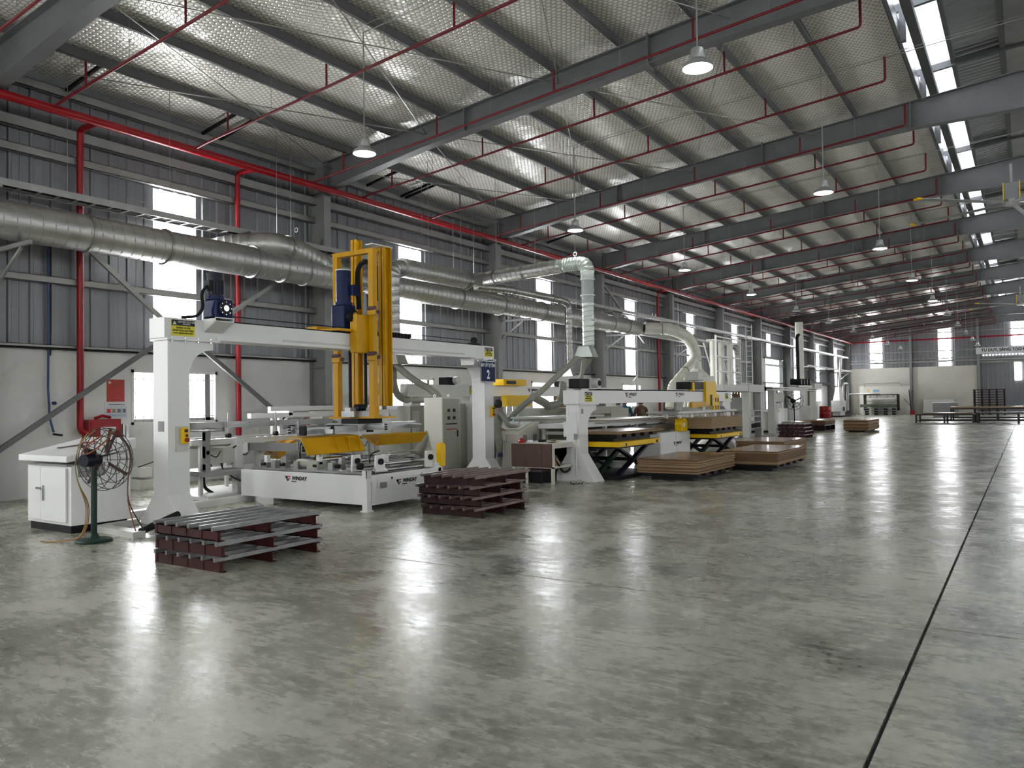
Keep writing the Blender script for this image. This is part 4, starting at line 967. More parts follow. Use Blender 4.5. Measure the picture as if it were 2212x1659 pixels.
MB().box(-12.4, -12.05, 8.85, 9.2, .6, .88).build('drive_box', 'machine_grey', cv); MB().box(-12.42, -12.05, 10.5, 11.2, .66, .86).build('drive_box', 'cab_beige', cv)
for i in range(7):
    y = 8.5+.62*i; q = MB().box(-12.2, -12.12, y, y+.09, .72, .93).build('bracket', 'machine_white', cv); MB().cyl((-12.12, y+.045, .8), (-12.05, y+.045, .8), .035, 10).build('cylinder', 'rubber' if i % 2 else 'galv_dark', q)
    MB().tube(fillet([(-12.1, y+.1, .78), (-12.0, y+.18, .7), (-12.05, y+.3, .82)], .08, 3), .009, 5).build('cable', 'rubber', cv)
for i in range(9): MB().box(-12.95, -12.3, 8.6+.5*i, 8.66+.5*i, .86, .92).build('cross_bar', 'galv_dark', cv)
MB().prism([(8.25, .45), (8.5, .5), (8.45, .85), (8.3, .8)], 'x', -12.7, -12.5).build('chute', 'yellow', cv); MB().prism([(9.9, .75), (10.35, .95), (10.4, .9), (10.0, .6)], 'x', -12.3, -11.9).build('chute', 'yellow', cv)
MB().box(-12.6, -11.6, 8.2, 13.0, .42, .5).build('lower_rail', 'alu', cv)
MB().box(-13.4, -11.7, 8.3, 12.8, .0, .06).build('base_frame', 'machine_white', cv)
pf = thing('profile_portal', 'white overhead frame with braced legs standing behind the conveyor', 'frame', (-13.6, 12, 0))
MB().box(-13.62, -13.5, 10.6, 14.6, 1.36, 1.46).build('top_beam', 'machine_white', pf); MB().box(-14.2, -14.1, 11.6, 15.0, 1.5, 1.6).build('top_beam', 'machine_white', pf)
for y in (11.4, 13.1, 14.4):
    MB().box(-13.6, -13.52, y-.04, y+.04, 0, 1.36).build('leg', 'machine_white', pf)
    for s in (-1, 1): MB().beam((-13.56, y, 1.15), (-13.56, y+s*.22, 1.37), .04, .04).build('knee_brace', 'machine_white', pf)
for y in (11.7, 14.8): MB().box(-14.19, -14.11, y-.04, y+.04, 0, 1.5).build('leg', 'machine_white', pf)
MB().box(-14.2, -13.5, 11.6, 11.7, 1.4, 1.5).build('cross_beam', 'machine_white', pf)
for y in (12.0, 13.6):
    g = MB().beam((-13.45, y, 1.33), (-13.4, y+.12, 1.1), .08, .06).build('suction_arm', 'fire_red', pf); MB().cyl((-13.4, y+.1, .95), (-13.4, y+.1, 1.1), .02, 8).build('suction_cup', 'chrome', g)
MB().cyl((-13.5, 12.4, 1.2), (-13.5, 13.0, 1.2), .05, 10).build('cylinder', 'chrome', pf)
# ================================================================ STEEL PALLETS
def pallet_meshes(mt):
    W, L = 1.1, 1.25; r = []
    c = MB()
    c.box(-W/2, W/2, -.012, .0, 0, .105); c.box(-W/2, W/2, -.012, .045, 0, .01); c.box(-W/2, W/2, -.012, .045, .095, .105)
    for i in range(5): c.box(-W/2+.03+i*(W-.07)/4, -W/2+.045+i*(W-.07)/4, -.018, -.012, .005, .1)
    return c.mesh('channel', mt), MB().box(-.016, .016, -L/2-.06, L/2+.06, .105, .145).mesh('tube', 'pallet_tube')
def pallet_stack(x, y, n, mt, labf, grp, ang=0, h=.148, L=1.2, tm=None):
    ch, tb = pallet_meshes(mt)
    if tm: tb = tm
    for k in range(n):
        t = thing('steel_pallet', labf % ORD[k] if '%' in labf else labf, 'pallet', (x, y, k*h), grp)
        t.rotation_euler.z = ang + (random.random()-.5)*.03; t.location.x += (random.random()-.5)*.08; t.location.y += (random.random()-.5)*.06
        for yy in (-L/2, 0, L/2): link('channel', ch, t, loc=(0, yy, 0))
        for i in range(6): link('tube', tb, t, loc=(-.49+i*.196, .03, 0))
random.seed(5)
pallet_stack(-7.1, 5.37, 3, 'pallet_red', 'maroon steel pallet with galvanised bars near the cage fan, %s from the floor', 'stacked steel pallets near the viewer')
dk = MB().box(-.02, .02, -.69, .69, .105, .145).mesh('tube', 'tube_dark')
pallet_stack(-6.95, 9.45, 4, 'pallet_dark', 'dark brown steel pallet beside the lettered machine bed, %s from the floor', 'stacked dark pallets', h=.148, L=1.05, tm=dk)
# ================================================================ ELECTRICAL CABINETS
ec = thing('electrical_cabinet', 'tall beige electrical cabinet with four meters and rows of buttons', 'cabinet', (-11.2, 14, 0))
MB().box(-11.42, -10.95, 13.74, 14.36, 0, .1).build('plinth', 'plinth', ec)
MB().box(-11.45, -10.93, 13.72, 14.38, .1, 1.75).build('body', 'cab_beige', ec, bev=.006)
dpl = MB().box(-10.93, -10.915, 13.76, 14.34, .13, 1.72).build('door', 'cab_grey', ec)
MB().box(-10.915, -10.895, 14.24, 14.27, .85, 1.0).build('handle', 'ink', dpl)
for i in range(2):
    for j in range(2): MB().box(-10.915, -10.908, 13.9+.2*i, 13.99+.2*i, 1.42-.17*j, 1.49-.17*j).build('meter', 'ink', dpl)
for j, (z, mt) in enumerate(((1.15, 'ink'), (1.03, 'red_print'))):
    for i in range(9): MB().cyl((-10.915, 13.86+.045*i, z), (-10.905, 13.86+.045*i, z), .014, 6).build('push_button', mt, dpl)
for y in (13.8, 14.3): MB().tube([(-11.2+.03*cos(a), y, 1.78+.03*sin(a)) for a in [i*pi/5 for i in range(10)]], .008, 5, closed=True).build('lifting_eye', 'galv', ec)
od = thing('cabinet_door', 'grey metal cabinet door standing open beside the beige electrical cabinet', 'cabinet', (-11.15, 14.95, 0))
MB().box(-11.3, -11.27, 14.62, 15.1, .1, 1.5).build('door_leaf', 'cab_grey', od); MB().box(-11.3, -10.95, 15.1, 15.14, 0, 1.62).build('cabinet_side', 'machine_white', od); MB().box(-11.75, -11.3, 14.62, 15.12, 0, 1.6).build('body', 'cab_grey', od)
gc = thing('grey_cabinet', 'grey cabinet half hidden behind the yellow mast and hoses', 'cabinet', (-12.3, 14.3, 0))
MB().box(-12.7, -12.1, 14.0, 14.75, 0, 1.55).build('body', 'cab_grey', gc, bev=.006); MB().box(-12.72, -12.08, 13.98, 14.77, 1.55, 1.58).build('top', 'machine_grey', gc)
MB().box(-12.09, -12.08, 14.05, 14.3, .2, 1.45).build('door', 'machine_grey', gc)
bc = thing('beige_cabinet', 'beige low cabinet behind the conveyor near the wall column', 'cabinet', (-13.2, 12.6, 0))
MB().box(-14.35, -13.9, 12.95, 14.0, 0, 1.48).build('body', 'cab_beige', bc, bev=.006); MB().box(-13.9, -13.89, 13.0, 13.45, .1, 1.42).build('door', 'cab_beige', bc); MB().box(-13.9, -13.89, 13.5, 13.95, .1, 1.42).build('door', 'cab_beige', bc)
# ================================================================ REAR GANTRY
g3 = thing('rear_gantry', 'low beige gantry beam near the wall with a bright yellow carriage', 'machine', (-12.6, 19, 0))
MB().box(-12.85, -12.6, 14.5, 17.35, 1.79, 2.1).build('beam', 'machine_grey', g3, bev=.005); MB().box(-12.85, -12.58, 17.35, 26.0, 1.80, 2.1).build('beam', 'machine_white', g3, bev=.005)
for y in (14.6, 17.0, 25.7): MB().box(-12.86, -12.57, y, y+.35, 0, 1.80).build('post', 'machine_white', g3, bev=.005)
m_ = MB().box(-12.85, -12.55, 16.0, 16.35, 2.1, 2.3).build('motor', 'black', g3, bev=.02); MB().cyl((-12.55, 16.3, 2.22), (-12.42, 16.3, 2.22), .1, 14).build('pulley', 'machine_grey', m_, smooth=True)
MB().box(-12.9, -12.35, 18.3, 19.5, 2.1, 2.28).build('carriage_top', 'lift_yellow', g3, bev=.005); MB().box(-12.4, -12.2, 18.25, 19.5, 1.5, 1.82).build('carriage_front', 'lift_yellow', g3, bev=.005)
MB().box(-12.34, -12.32, 18.45, 18.9, 2.14, 2.24).build('label_plate', 'ink', g3)
MB().box(-12.8, -12.45, 22.0, 23.4, 2.1, 2.26).build('lamp_box', 'machine_white', g3); MB().cyl((-12.6, 21.7, 2.18), (-12.6, 21.95, 2.18), .1, 12).build('pulley', 'rubber', g3)
for y in (18.4, 18.7, 19.0, 19.3): MB().cyl((-12.3, y, 1.2), (-12.3, y, 1.5), .03, 8).build('spindle', 'chrome', g3)
logo(g3, (-12.575, 20.1, 1.97), '+x', .1); sticker(g3, 17.02, 17.3, 1.86, 2.08, -12.568)
# ================================================================ OPERATOR CONSOLE, WORKBENCH
oc = thing('operator_console', 'beige sloping operator console beside the standing worker', 'console', (-9.8, 15, 0))
MB().box(-10.33, -9.5, 14.64, 15.45, 0, .08).build('plinth', 'plinth', oc)
MB().prism([(14.6, .08), (15.5, .08), (15.5, 1.16), (15.42, 1.16), (14.72, .97), (14.6, .9)], 'x', -10.38, -9.47).build('body', 'cab_beige', oc, bev=.008)
MB().box(-10.3, -9.53, 14.588, 14.6, .14, .68).build('front_door', 'cab_beige', oc); MB().box(-10.36, -9.49, 14.575, 14.6, .72, .76).build('front_lip', 'machine_grey', oc)
for y in (14.78, 15.2): MB().box(-9.47, -9.464, y, y+.16, .74, .88).build('vent', 'vent_grey', oc)
MB().prism([(14.8, 1.0), (15.35, 1.15), (15.35, 1.16), (14.8, 1.01)], 'x', -10.2, -9.6).build('work_sheet', 'paper', oc)
bp_ = thing('blue_board', 'light blue sheet lying behind the operator console', 'board', (-10.7, 16.0, 1.1))
MB().prism([(15.55, 1.08), (16.8, 1.2), (16.8, 1.215), (15.55, 1.095)], 'x', -11.3, -10.3).build('sheet', 'acrylic_blue', bp_)
MB().box(-11.3, -10.3, 15.55, 16.8, 0, 1.07).build('support', 'machine_grey', bp_)
gk = thing('grey_workstation', 'grey steel enclosure with a dark open side behind the workbench', 'cabinet', (-9.5, 16.5, 0))
MB().box(-10.25, -9.3, 15.6, 16.9, 0, 1.22).build('body', 'cab_grey', gk, bev=.005); MB().box(-10.3, -9.25, 15.55, 18.4, 1.22, 1.27).build('top', 'machine_grey', gk)
MB().box(-10.25, -9.45, 16.9, 18.3, 0, 1.22).build('open_bay', 'black', gk); MB().box(-9.45, -9.3, 16.92, 17.0, 0, 1.22).build('pillar', 'cab_grey', gk)
for z in (.3, .62, .9): MB().box(-9.46, -9.4, 17.0, 18.3, z, z+.02).build('shelf', 'machine_grey', gk)
wb_ = thing('workbench', 'workbench with walnut front panel, pale steel frame and open shelf', 'table', (-8.2, 13.7, 0))
BX0, BX1, BY0, BY1 = -8.66, -7.72, 13.13, 14.42
for x in (BX0+.03, BX1-.03):
    for y in (BY0+.03, BY1-.03): MB().box(x-.028, x+.028, y-.028, y+.028, 0, .77).build('leg', 'desk_frame', wb_)
MB().box(BX0, BX1, BY0, BY1, .77, .80).build('table_top', 'desk_frame', wb_)
MB().box(BX1-.04, BX1, BY0, BY1, .70, .77).build('top_rail', 'desk_frame', wb_); MB().box(BX0, BX1, BY0, BY0+.04, .31, .35).build('lower_rail', 'desk_frame', wb_); MB().box(BX1-.04, BX1, BY0, BY1, .31, .34).build('lower_rail', 'desk_frame', wb_)
MB().box(BX0-.02, BX1-.26, BY0-.02, BY0, .33, .79).build('front_panel', 'walnut', wb_); MB().box(BX1-.255, BX1-.03, BY0-.02, BY0, .33, .79).build('front_panel', 'walnut', wb_)
MB().box(BX0, BX1-.04, BY0+.02, BY1, .34, .355).build('shelf', 'desk_frame', wb_); MB().box(BX0, BX0+.02, BY0, BY1, .34, .77).build('back_panel', 'pallet_dark', wb_); MB().box(BX0, BX1-.1, BY1-.02, BY1, .34, .77).build('end_panel', 'pallet_dark', wb_)
MB().box(BX0+.29, BX0+.33, BY0+.01, BY0+.05, 0, .33).build('leg', 'desk_frame', wb_)
random.seed(11)
cats = [('paper_sheet', 'paper', (.21, .3, .004), 'white paper sheet lying on the workbench, nearest the walnut panel'), ('clipboard', 'cab_grey', (.2, .28, .012), 'dark grey clipboard lying on the workbench'), ('tape_roll', 'white_print', None, 'white tape roll standing on the workbench'), ('red_rag', 'fire_red', 'rag', 'crumpled red rag at the corner of the workbench'), ('black_pouch', 'black', (.16, .12, .05), 'small black pouch on the workbench'), ('folded_paper', 'paper', (.3, .22, .01), 'folded white papers at the far end of the workbench'), ('phone', 'ink', (.08, .15, .012), 'black phone lying on the workbench'), ('tape_disc', 'bag_tan', None, 'brown tape roll lying on the workbench')]
pos = [(-8.15, 13.25), (-8.0, 13.5), (-8.42, 13.4), (-8.52, 13.25), (-8.25, 13.6), (-7.95, 14.2), (-7.88, 13.35), (-8.15, 13.85)]
for (nm, mt, sz, lab), (x, y) in zip(cats, pos):
    o = MB()
    if sz == 'rag':
        o.lathe([(.02, .0), (.09, .0), (.075, .03), (.05, .05), (.035, .09), (.01, .1)], (x, y, .8), 7)
    elif sz is None: o.lathe([(.03, 0), (.06, 0), (.06, .045), (.03, .045)], (x, y, .8), 16)
    else: o.cbox((0, 0, sz[2]/2), sz); o.xf(Matrix.Translation((x, y, .8)) @ Matrix.Rotation(random.uniform(-.6, .6), 4, 'Z'))
    solo(o.build(nm, mt), lab, nm.split('_')[-1])
bt = thing('drink_bottle', 'navy vacuum bottle with steel cap on the workbench shelf', 'bottle', (-7.85, 13.95, .355))
MB().lathe([(.03, 0), (.035, .01), (.035, .2), (.025, .23)], (-7.85, 13.95, .355), 14).build('body', 'bottle_navy', bt, smooth=True); MB().lathe([(.026, .23), (.028, .235), (.028, .27), (.02, .275)], (-7.85, 13.95, .355), 14).build('cap', 'chrome', bt, smooth=True)
bg_ = thing('shoulder_bag', 'dark bag with a tan flap on the workbench shelf', 'bag', (-7.95, 13.4, .355))
MB().frustum((-8.15, -7.78, 13.22, 13.58, .355), (-8.08, -7.86, 13.28, 13.5, .56)).build('body', 'cloth_maroon', bg_, bev=.03); MB().frustum((-7.92, -7.765, 13.22, 13.5, .36), (-7.86, -7.78, 13.25, 13.42, .5)).build('flap', 'bag_tan', bg_, bev=.02)
MB().tube(fillet([(-7.8, 13.28, .5), (-7.76, 13.4, .36), (-7.74, 13.55, .2), (-7.78, 13.85, .22), (-7.82, 14.05, .33)], .2, 4), .022, 6).build('strap', 'rubber', bg_, smooth=True)
bx_ = thing('dark_crate', 'dark crate pushed under the workbench', 'crate', (-8.3, 13.6, 0)); MB().box(-8.55, -8.1, 13.3, 14.0, 0, .26).build('body', 'black', bx_, bev=.01); MB().box(-8.56, -8.09, 13.29, 14.01, .22, .27).build('rim', 'cloth_maroon', bx_)
st = thing('paper_stand', 'thin steel floor stand holding a paper board beside the second gantry', 'stand', (-7.42, 13.5, 0))
MB().box(-7.56, -7.28, 13.47, 13.53, .03, .06).build('base_bar', 'galv', st); MB().box(-7.45, -7.39, 13.36, 13.64, .03, .06).build('base_bar', 'galv', st)
for x, y in ((-7.54, 13.5), (-7.3, 13.5), (-7.42, 13.38), (-7.42, 13.62)): MB().cyl((x, y-.01, .018), (x, y+.01, .018), .018, 8).build('caster', 'rubber', st)
MB().cyl((-7.42, 13.5, .05), (-7.42, 13.5, .98), .014, 8).build('pole', 'galv', st); MB().box(-7.7, -7.4, 13.51, 13.52, .92, 1.22).build('paper_board', 'paper', st); MB().box(-7.45, -7.39, 13.47, 13.51, .86, .98).build('clip_box', 'vent_grey', st)
# blue machine number sign
sg = thing('machine_sign', 'blue sign with white number 2 hanging on the tall gantry post', 'sign', (-9.5, 13.6, 2.3))
MB().box(-9.5, -9.49, 13.22, 13.76, 2.04, 2.5).build('board', 'sign_blue', sg)
fr_ = MB()
for a in ((13.22, 13.76, 2.48, 2.495), (13.22, 13.76, 2.045, 2.06), (13.225, 13.235, 2.05, 2.49), (13.745, 13.755, 2.05, 2.49)): fr_.box(-9.489, -9.487, *a)
fr_.build('border', 'paper', sg)
text('sign_text', 'MÁY CẮT TỰ ĐỘNG', .092, (-9.488, 13.49, 2.40), '+x', 'white_print', sg, .02, sx=.60)
text('sign_number', '2', .25, (-9.488, 13.49, 2.20), '+x', 'white_print', sg, .03, sx=.8)
for y in (13.3, 13.7): MB().cyl((-9.52, y, 2.5), (-9.52, y, 2.54), .006, 5).build('hook', 'galv', sg)
MB().beam((-9.7, 13.3, 2.525), (-9.48, 13.3, 2.525), .02, .02).build('hanger_bar', 'galv', sg); MB().beam((-9.7, 13.7, 2.525), (-9.48, 13.7, 2.525), .02, .02).build('hanger_bar', 'galv', sg)
# ================================================================ GANTRY 2
g2 = thing('panel_gantry', 'long low white gantry with printed marks and a yellow carriage near its far end', 'machine', (-7.7, 18.5, 0))
G2a, G2b = -7.86, -7.56
gpost(13.9, 14.28, 1, g2, G2a, G2b, 1.54, 1.84, 'machine_white', .55, .36)
gpost(23.15, 23.5, -1, g2, G2a, G2b, 1.54, 1.84, 'machine_white', .55, .36)
MB().box(G2a-.03, G2b+.02, 13.84, 23.55, 1.56, 1.84).build('beam', 'machine_white', g2, bev=.005)
MB().box(G2a, G2b, 14.9, 23.2, 1.84, 1.87).build('top_rail', 'rubber', g2)
MB().box(G2a-.04, G2b+.04, 13.9, 14.7, 1.535, 1.56).build('flange_plate', 'machine_white', g2); MB().box(G2a-.04, G2b+.04, 22.75, 23.55, 1.535, 1.56).build('flange_plate', 'machine_white', g2)
mm = MB().box(-7.85, -7.6, 14.0, 14.45, 1.88, 2.08).build('motor', 'black', g2, bev=.02); MB().prism([(14.42, 1.86), (14.6, 1.86), (14.55, 2.1), (14.47, 2.1)], 'x', -7.62, -7.58).build('motor_bracket', 'machine_grey', mm); MB().cyl((-7.6, 14.62, 1.99), (-7.46, 14.62, 1.99), .1, 16).build('pulley', 'machine_grey', mm, smooth=True); MB().cyl((-7.46, 14.62, 1.99), (-7.44, 14.62, 1.99), .06, 12).build('hub', 'rubber', mm)
sticker(g2, 14.12, 14.44, 1.60, 1.81, G2b+.022); sticker(g2, 22.95, 23.25, 1.62, 1.8, G2b+.022)
logo(g2, (G2b+.02, 16.2, 1.74), '+x', .11); logo(g2, (G2b+.02, 19.2, 1.75), '+x', .11)
MB().box(G2a+.06, G2b-.06, 13.89, 13.9, 1.0, 1.4).build('paper_notice', 'paper', g2); MB().box(G2b, G2b+.005, 14.0, 14.08, 1.36, 1.46).build('name_plate', 'vent_grey', g2)
ycc = MB(); ycc.prism([(21.1, 1.44), (21.1, 2.12), (21.95, 2.12), (21.95, 1.78), (22.2, 1.72), (22.2, 1.25), (21.7, 1.25), (21.7, 1.44)], 'x', -7.54, -7.46); ycc.build('carriage', 'lift_yellow', g2, bev=.005)
MB().box(-7.54, -7.46, 20.0, 21.12, 1.40, 1.55).build('carriage_arm', 'yellow', g2); MB().box(-7.9, -7.5, 20.0, 21.0, 1.9, 2.1).build('carriage_box', 'black', g2); MB().box(-7.56, -7.46, 20.1, 20.2, 1.85, 2.08).build('carriage_tab', 'lift_yellow', g2)
for z in (1.33, 1.55): 
    for y in (21.85, 22.05): MB().box(-7.46, -7.45, y, y+.06, z, z+.12).build('slot', 'ink', g2)
MB().box(-7.47, -7.44, 21.45, 21.55, 1.45, 1.75).build('green_rail', 'fan_green', g2)
MB().box(-8.0, -7.6, 20.9, 21.3, 2.15, 2.4).build('carriage_motor', 'machine_grey', g2, bev=.02)
for y in (18.6, 19.4, 20.4, 21.2, 22.0, 22.8):
    q = MB().box(-8.1, -7.2, y-.02, y+.02, 1.24, 1.28).build('suction_arm', 'galv_dark', g2)
    for x in (-8.0, -7.6, -7.25): MB().cyl((x, y, 1.16), (x, y, 1.26), .03, 8).build('suction_cup', 'tank_white', q)
for x in (-8.05, -7.25): MB().box(x-.03, x+.03, 18.4, 23.0, 1.27, 1.33).build('suction_rail', 'galv_dark', g2)
MB().beam((-7.65, 20.6, 1.42), (-7.65, 20.6, 1.3), .2, .6).build('suction_head', 'galv_dark', g2)
# ================================================================ BOARD STACKS
def boards(name, lab, x0, x1, y0, y1, z0, z1, n, grp=None, pal=None, seed=1, pale=False):
    t = thing(name, lab, 'boards', ((x0+x1)/2, (y0+y1)/2, z0), grp)
    rnd = random.Random(seed); h = (z1-z0)/n
    for i in range(n):
        dx, dy = rnd.uniform(-.012, .012), rnd.uniform(-.012, .012)
        if i in (n//3, 2*n//3): dx += .02
        b = MB().box(x0+dx, x1+dx, y0+dy, y1+dy, z0+i*h, z0+(i+1)*h-.005)
        b.build('board', 'board_edge_pale' if (pale or rnd.random() < .35) else 'board_edge', t)
    MB().box(x0, x1, y0, y1, z1, z1+.002).build('top_face', 'board_top', t)
    return t
def skid(lab, x0, x1, y0, y1, z0, h, grp='skids under the board stacks'):
    t = thing('skid', lab, 'pallet', ((x0+x1)/2, (y0+y1)/2, z0), grp)
    MB().box(x0+.12, x1-.12, y0+.1, y1-.15, z0, z0+h*.5).build('runner', 'black', t)
    for i in range(5):
        a = y0+.02+i*(y1-y0-.3)/4; MB().box(x0, x1, a, a+.24, z0+h*.5, z0+h).build('deck_board', 'pallet_dark' if i else 'plinth', t)
    return t
skid('black skid under the nearest brown board stack on the floor', -6.6, -5.47, 14.85, 17.1, 0, .145)
boards('board_stack', 'knee-high stack of brown laminate boards on the floor, nearest the viewer', -6.72, -5.45, 14.8, 17.15, .147, .43, 14, 'brown boards stacked on the floor', seed=2)
skid('black skid under the glossy brown board stack in the middle', -5.85, -4.66, 17.6, 20.15, 0, .145)
boards('board_stack', 'glossy knee-high stack of brown boards behind the nearest stack', -5.9, -4.62, 17.55, 20.2, .147, .445, 14, 'brown boards stacked on the floor', seed=3)
skid('black skid under the rear brown board stack', -6.95, -5.7, 22.2, 24.75, 0, .145)
boards('board_stack', 'low stack of brown boards half hidden behind the glossy stack', -7.0, -5.66, 22.15, 24.8, .147, .42, 13, 'brown boards stacked on the floor', seed=4)
def lift(lab, x0, x1, y0, y1, zt, tilt):
    t = thing('lift_table', lab, 'lift table', ((x0+x1)/2, (y0+y1)/2, 0))
    r = MB(); r.box(x0, x1, y0, y1, zt-.1, zt); r.build('platform', 'lift_yellow', t, bev=.004)
    MB().box(x0+.1, x1-.1, y0+.08, y1-.08, zt-.14, zt-.1).build('under_frame', 'black', t)
    MB().box(x0+.05, x1-.05, y0+.05, y1-.05, .0, .08).build('base_frame', 'black', t)
    for x in (x0+.16, x1-.16):
        MB().beam((x, y0+.25, .1), (x, y1-.35, zt-.13), .05, .11, up=(1,0,0)).build('scissor_arm', 'motor_dark', t); MB().beam((x-.06, y1-.25, .1), (x-.06, y0+.35, zt-.13), .05, .11, up=(1,0,0)).build('scissor_arm', 'motor_dark', t)
    MB().cyl((x0+.1, (y0+y1)/2, zt/2-.02), (x1-.1, (y0+y1)/2, zt/2-.02), .04, 10).build('pivot_shaft', 'black', t)
    MB().beam(((x0+x1)/2, y0+.3, .12), ((x0+x1)/2, y1-.8, zt-.2), .09, .09).build('hydraulic_ram', 'fan_green', t)
    MB().box(x1, x1+.004, y0+.3, y0+.36, zt-.09, zt-.03).build('mark', 'ink', t); MB().box(x1, x1+.004, y1-.2, y1-.08, zt-.09, zt-.03).build('mark', 'ink', t)
lift('yellow rimmed scissor lift table beside the near post of the long gantry', -8.12, -6.9, 14.36, 16.42, .775, 0)
skid('dark skid on the nearer scissor lift table', -8.0, -7.0, 14.45, 16.55, .778, .15)
boards('board_stack', 'thin pale stack of boards on the nearer scissor lift table', -8.1, -6.95, 14.42, 16.75, .93, .985, 4, seed=5, pale=True)
lift('yellow rimmed scissor lift table under the yellow carriage', -8.12, -6.9, 20.3, 22.45, .69, 0)
skid('dark skid on the farther scissor lift table', -8.05, -6.98, 20.2, 22.4, .693, .155)
boards('board_stack', 'pale edged stack of brown boards on the farther scissor lift table', -8.1, -6.92, 19.95, 22.5, .85, 1.14, 12, seed=6, pale=True)
# ================================================================ SECOND MACHINE BED BETWEEN THE LIFTS
wc = thing('white_cabinet', 'white double door machine cabinet with a printed mark between the lift tables', 'cabinet', (-7.9, 19.1, 0))
MB().box(-8.3, -7.6, 18.1, 20.15, .03, .8).build('body', 'machine_white', wc, bev=.005)
for a, b in ((18.13, 19.13), (19.15, 20.12)):
    MB().box(-7.6, -7.585, a, b, .05, .58).build('door', 'machine_white', wc); MB().box(-7.6, -7.585, a, b, .6, .78).build('upper_panel', 'machine_white', wc)
logo(wc, (-7.583, 19.1, .5), '+x', .1)
rt = thing('roller_bed', 'long roller table carrying white boards behind the long gantry beam', 'conveyor', (-9, 18, 0))
MB().box(-9.2, -8.4, 15.0, 20.6, 1.02, 1.12).build('bed', 'machine_white', rt); MB().box(-9.15, -8.45, 15.1, 20.5, .88, .95).build('lower_rail', 'cab_grey', rt)
for y in (15.2, 16.8, 18.6, 20.3):
    for x in (-9.15, -8.45): MB().box(x-.04, x+.04, y-.04, y+.04, 0, 1.02).build('leg', 'machine_grey', rt)
MB().box(-8.6, -8.0, 18.6, 20.3, .84, .98).build('drive_unit', 'alu', rt)
dg_ = MB(); dg_.prism([(19.35, .80), (19.75, .80)] + [(19.55+.2*cos(radians(a)), .98+.16*sin(radians(a))) for a in range(0, 181, 20)], 'x', -7.7, -7.5); dg_.build('belt_guard', 'lift_yellow', rt, bev=.01)
MB().box(-7.498, -7.494, 19.4, 19.55, .92, 1.02).build('guard_label', 'paper', rt)
for i, z in enumerate((1.12, 1.14, 1.16)):
    solo(MB().box(-9.3+.05*i, -8.2, 16.2+.2*i, 20.8, z, z+.015).build('white_board', ['paper', 'board_edge_pale', 'tank_white'][i]), ['pale grey board lowest on the roller table', 'tan board between the sheets on the roller table', 'white board topmost on the roller table'][i], 'board', 'boards on the roller table')
cb = thing('cream_saw', 'cream beam saw with a dark slot behind the long gantry', 'machine', (-10.7, 18.8, 0))
MB().box(-11.0, -10.35, 16.95, 21.4, 1.25, 1.46).build('pressure_beam', 'cab_beige', cb, bev=.006); MB().box(-10.95, -10.4, 17.1, 21.0, .2, 1.1).build('body', 'black', cb); MB().box(-11.0, -10.33, 21.0, 22.2, 0, 1.40).build('end_housing', 'cab_beige', cb, bev=.006); MB().box(-11.0, -10.33, 16.95, 17.15, 0, 1.25).build('end_leg', 'cab_beige', cb)
MB().box(-10.35, -10.345, 18.4, 19.2, 1.3, 1.4).build('name_plate', 'cab_grey', cb)
MB().tube(fillet([(-9.9, 15.9, 1.75), (-9.85, 16.5, 1.55), (-9.9, 16.6, 1.5), (-10.1, 17.6, 1.58), (-10.2, 17.9, 2.1)], .3, 4), .1, 10).build('dust_hose', 'hose_grey', cb, smooth=True)
# wall between machines: tan storage cupboard
cu = thing('tan_cupboard', 'tan wooden cupboard behind the three workers', 'cabinet', (-13.6, 26, 0)); MB().box(-14.2, -13.4, 24.2, 25.4, 0, 1.95).build('body', 'bag_tan', cu, bev=.01); MB().box(-13.4, -13.385, 24.25, 24.78, .1, 1.9).build('door', 'bag_tan', cu); MB().box(-13.4, -13.385, 24.82, 25.35, .1, 1.9).build('door', 'bag_tan', cu)
pv = thing('standing_pipe', 'cream vertical pipe with a short side arm by the wall', 'pipe', (-14.2, 29.2, 0)); MB().cyl((-14.2, 31.4, 0), (-14.2, 31.4, 2.75), .05, 10).build('pipe', 'tank_white', pv, smooth=True); MB().cyl((-14.2, 31.4, 2.65), (-14.0, 30.6, 2.45), .03, 8).build('side_arm', 'tank_white', pv)
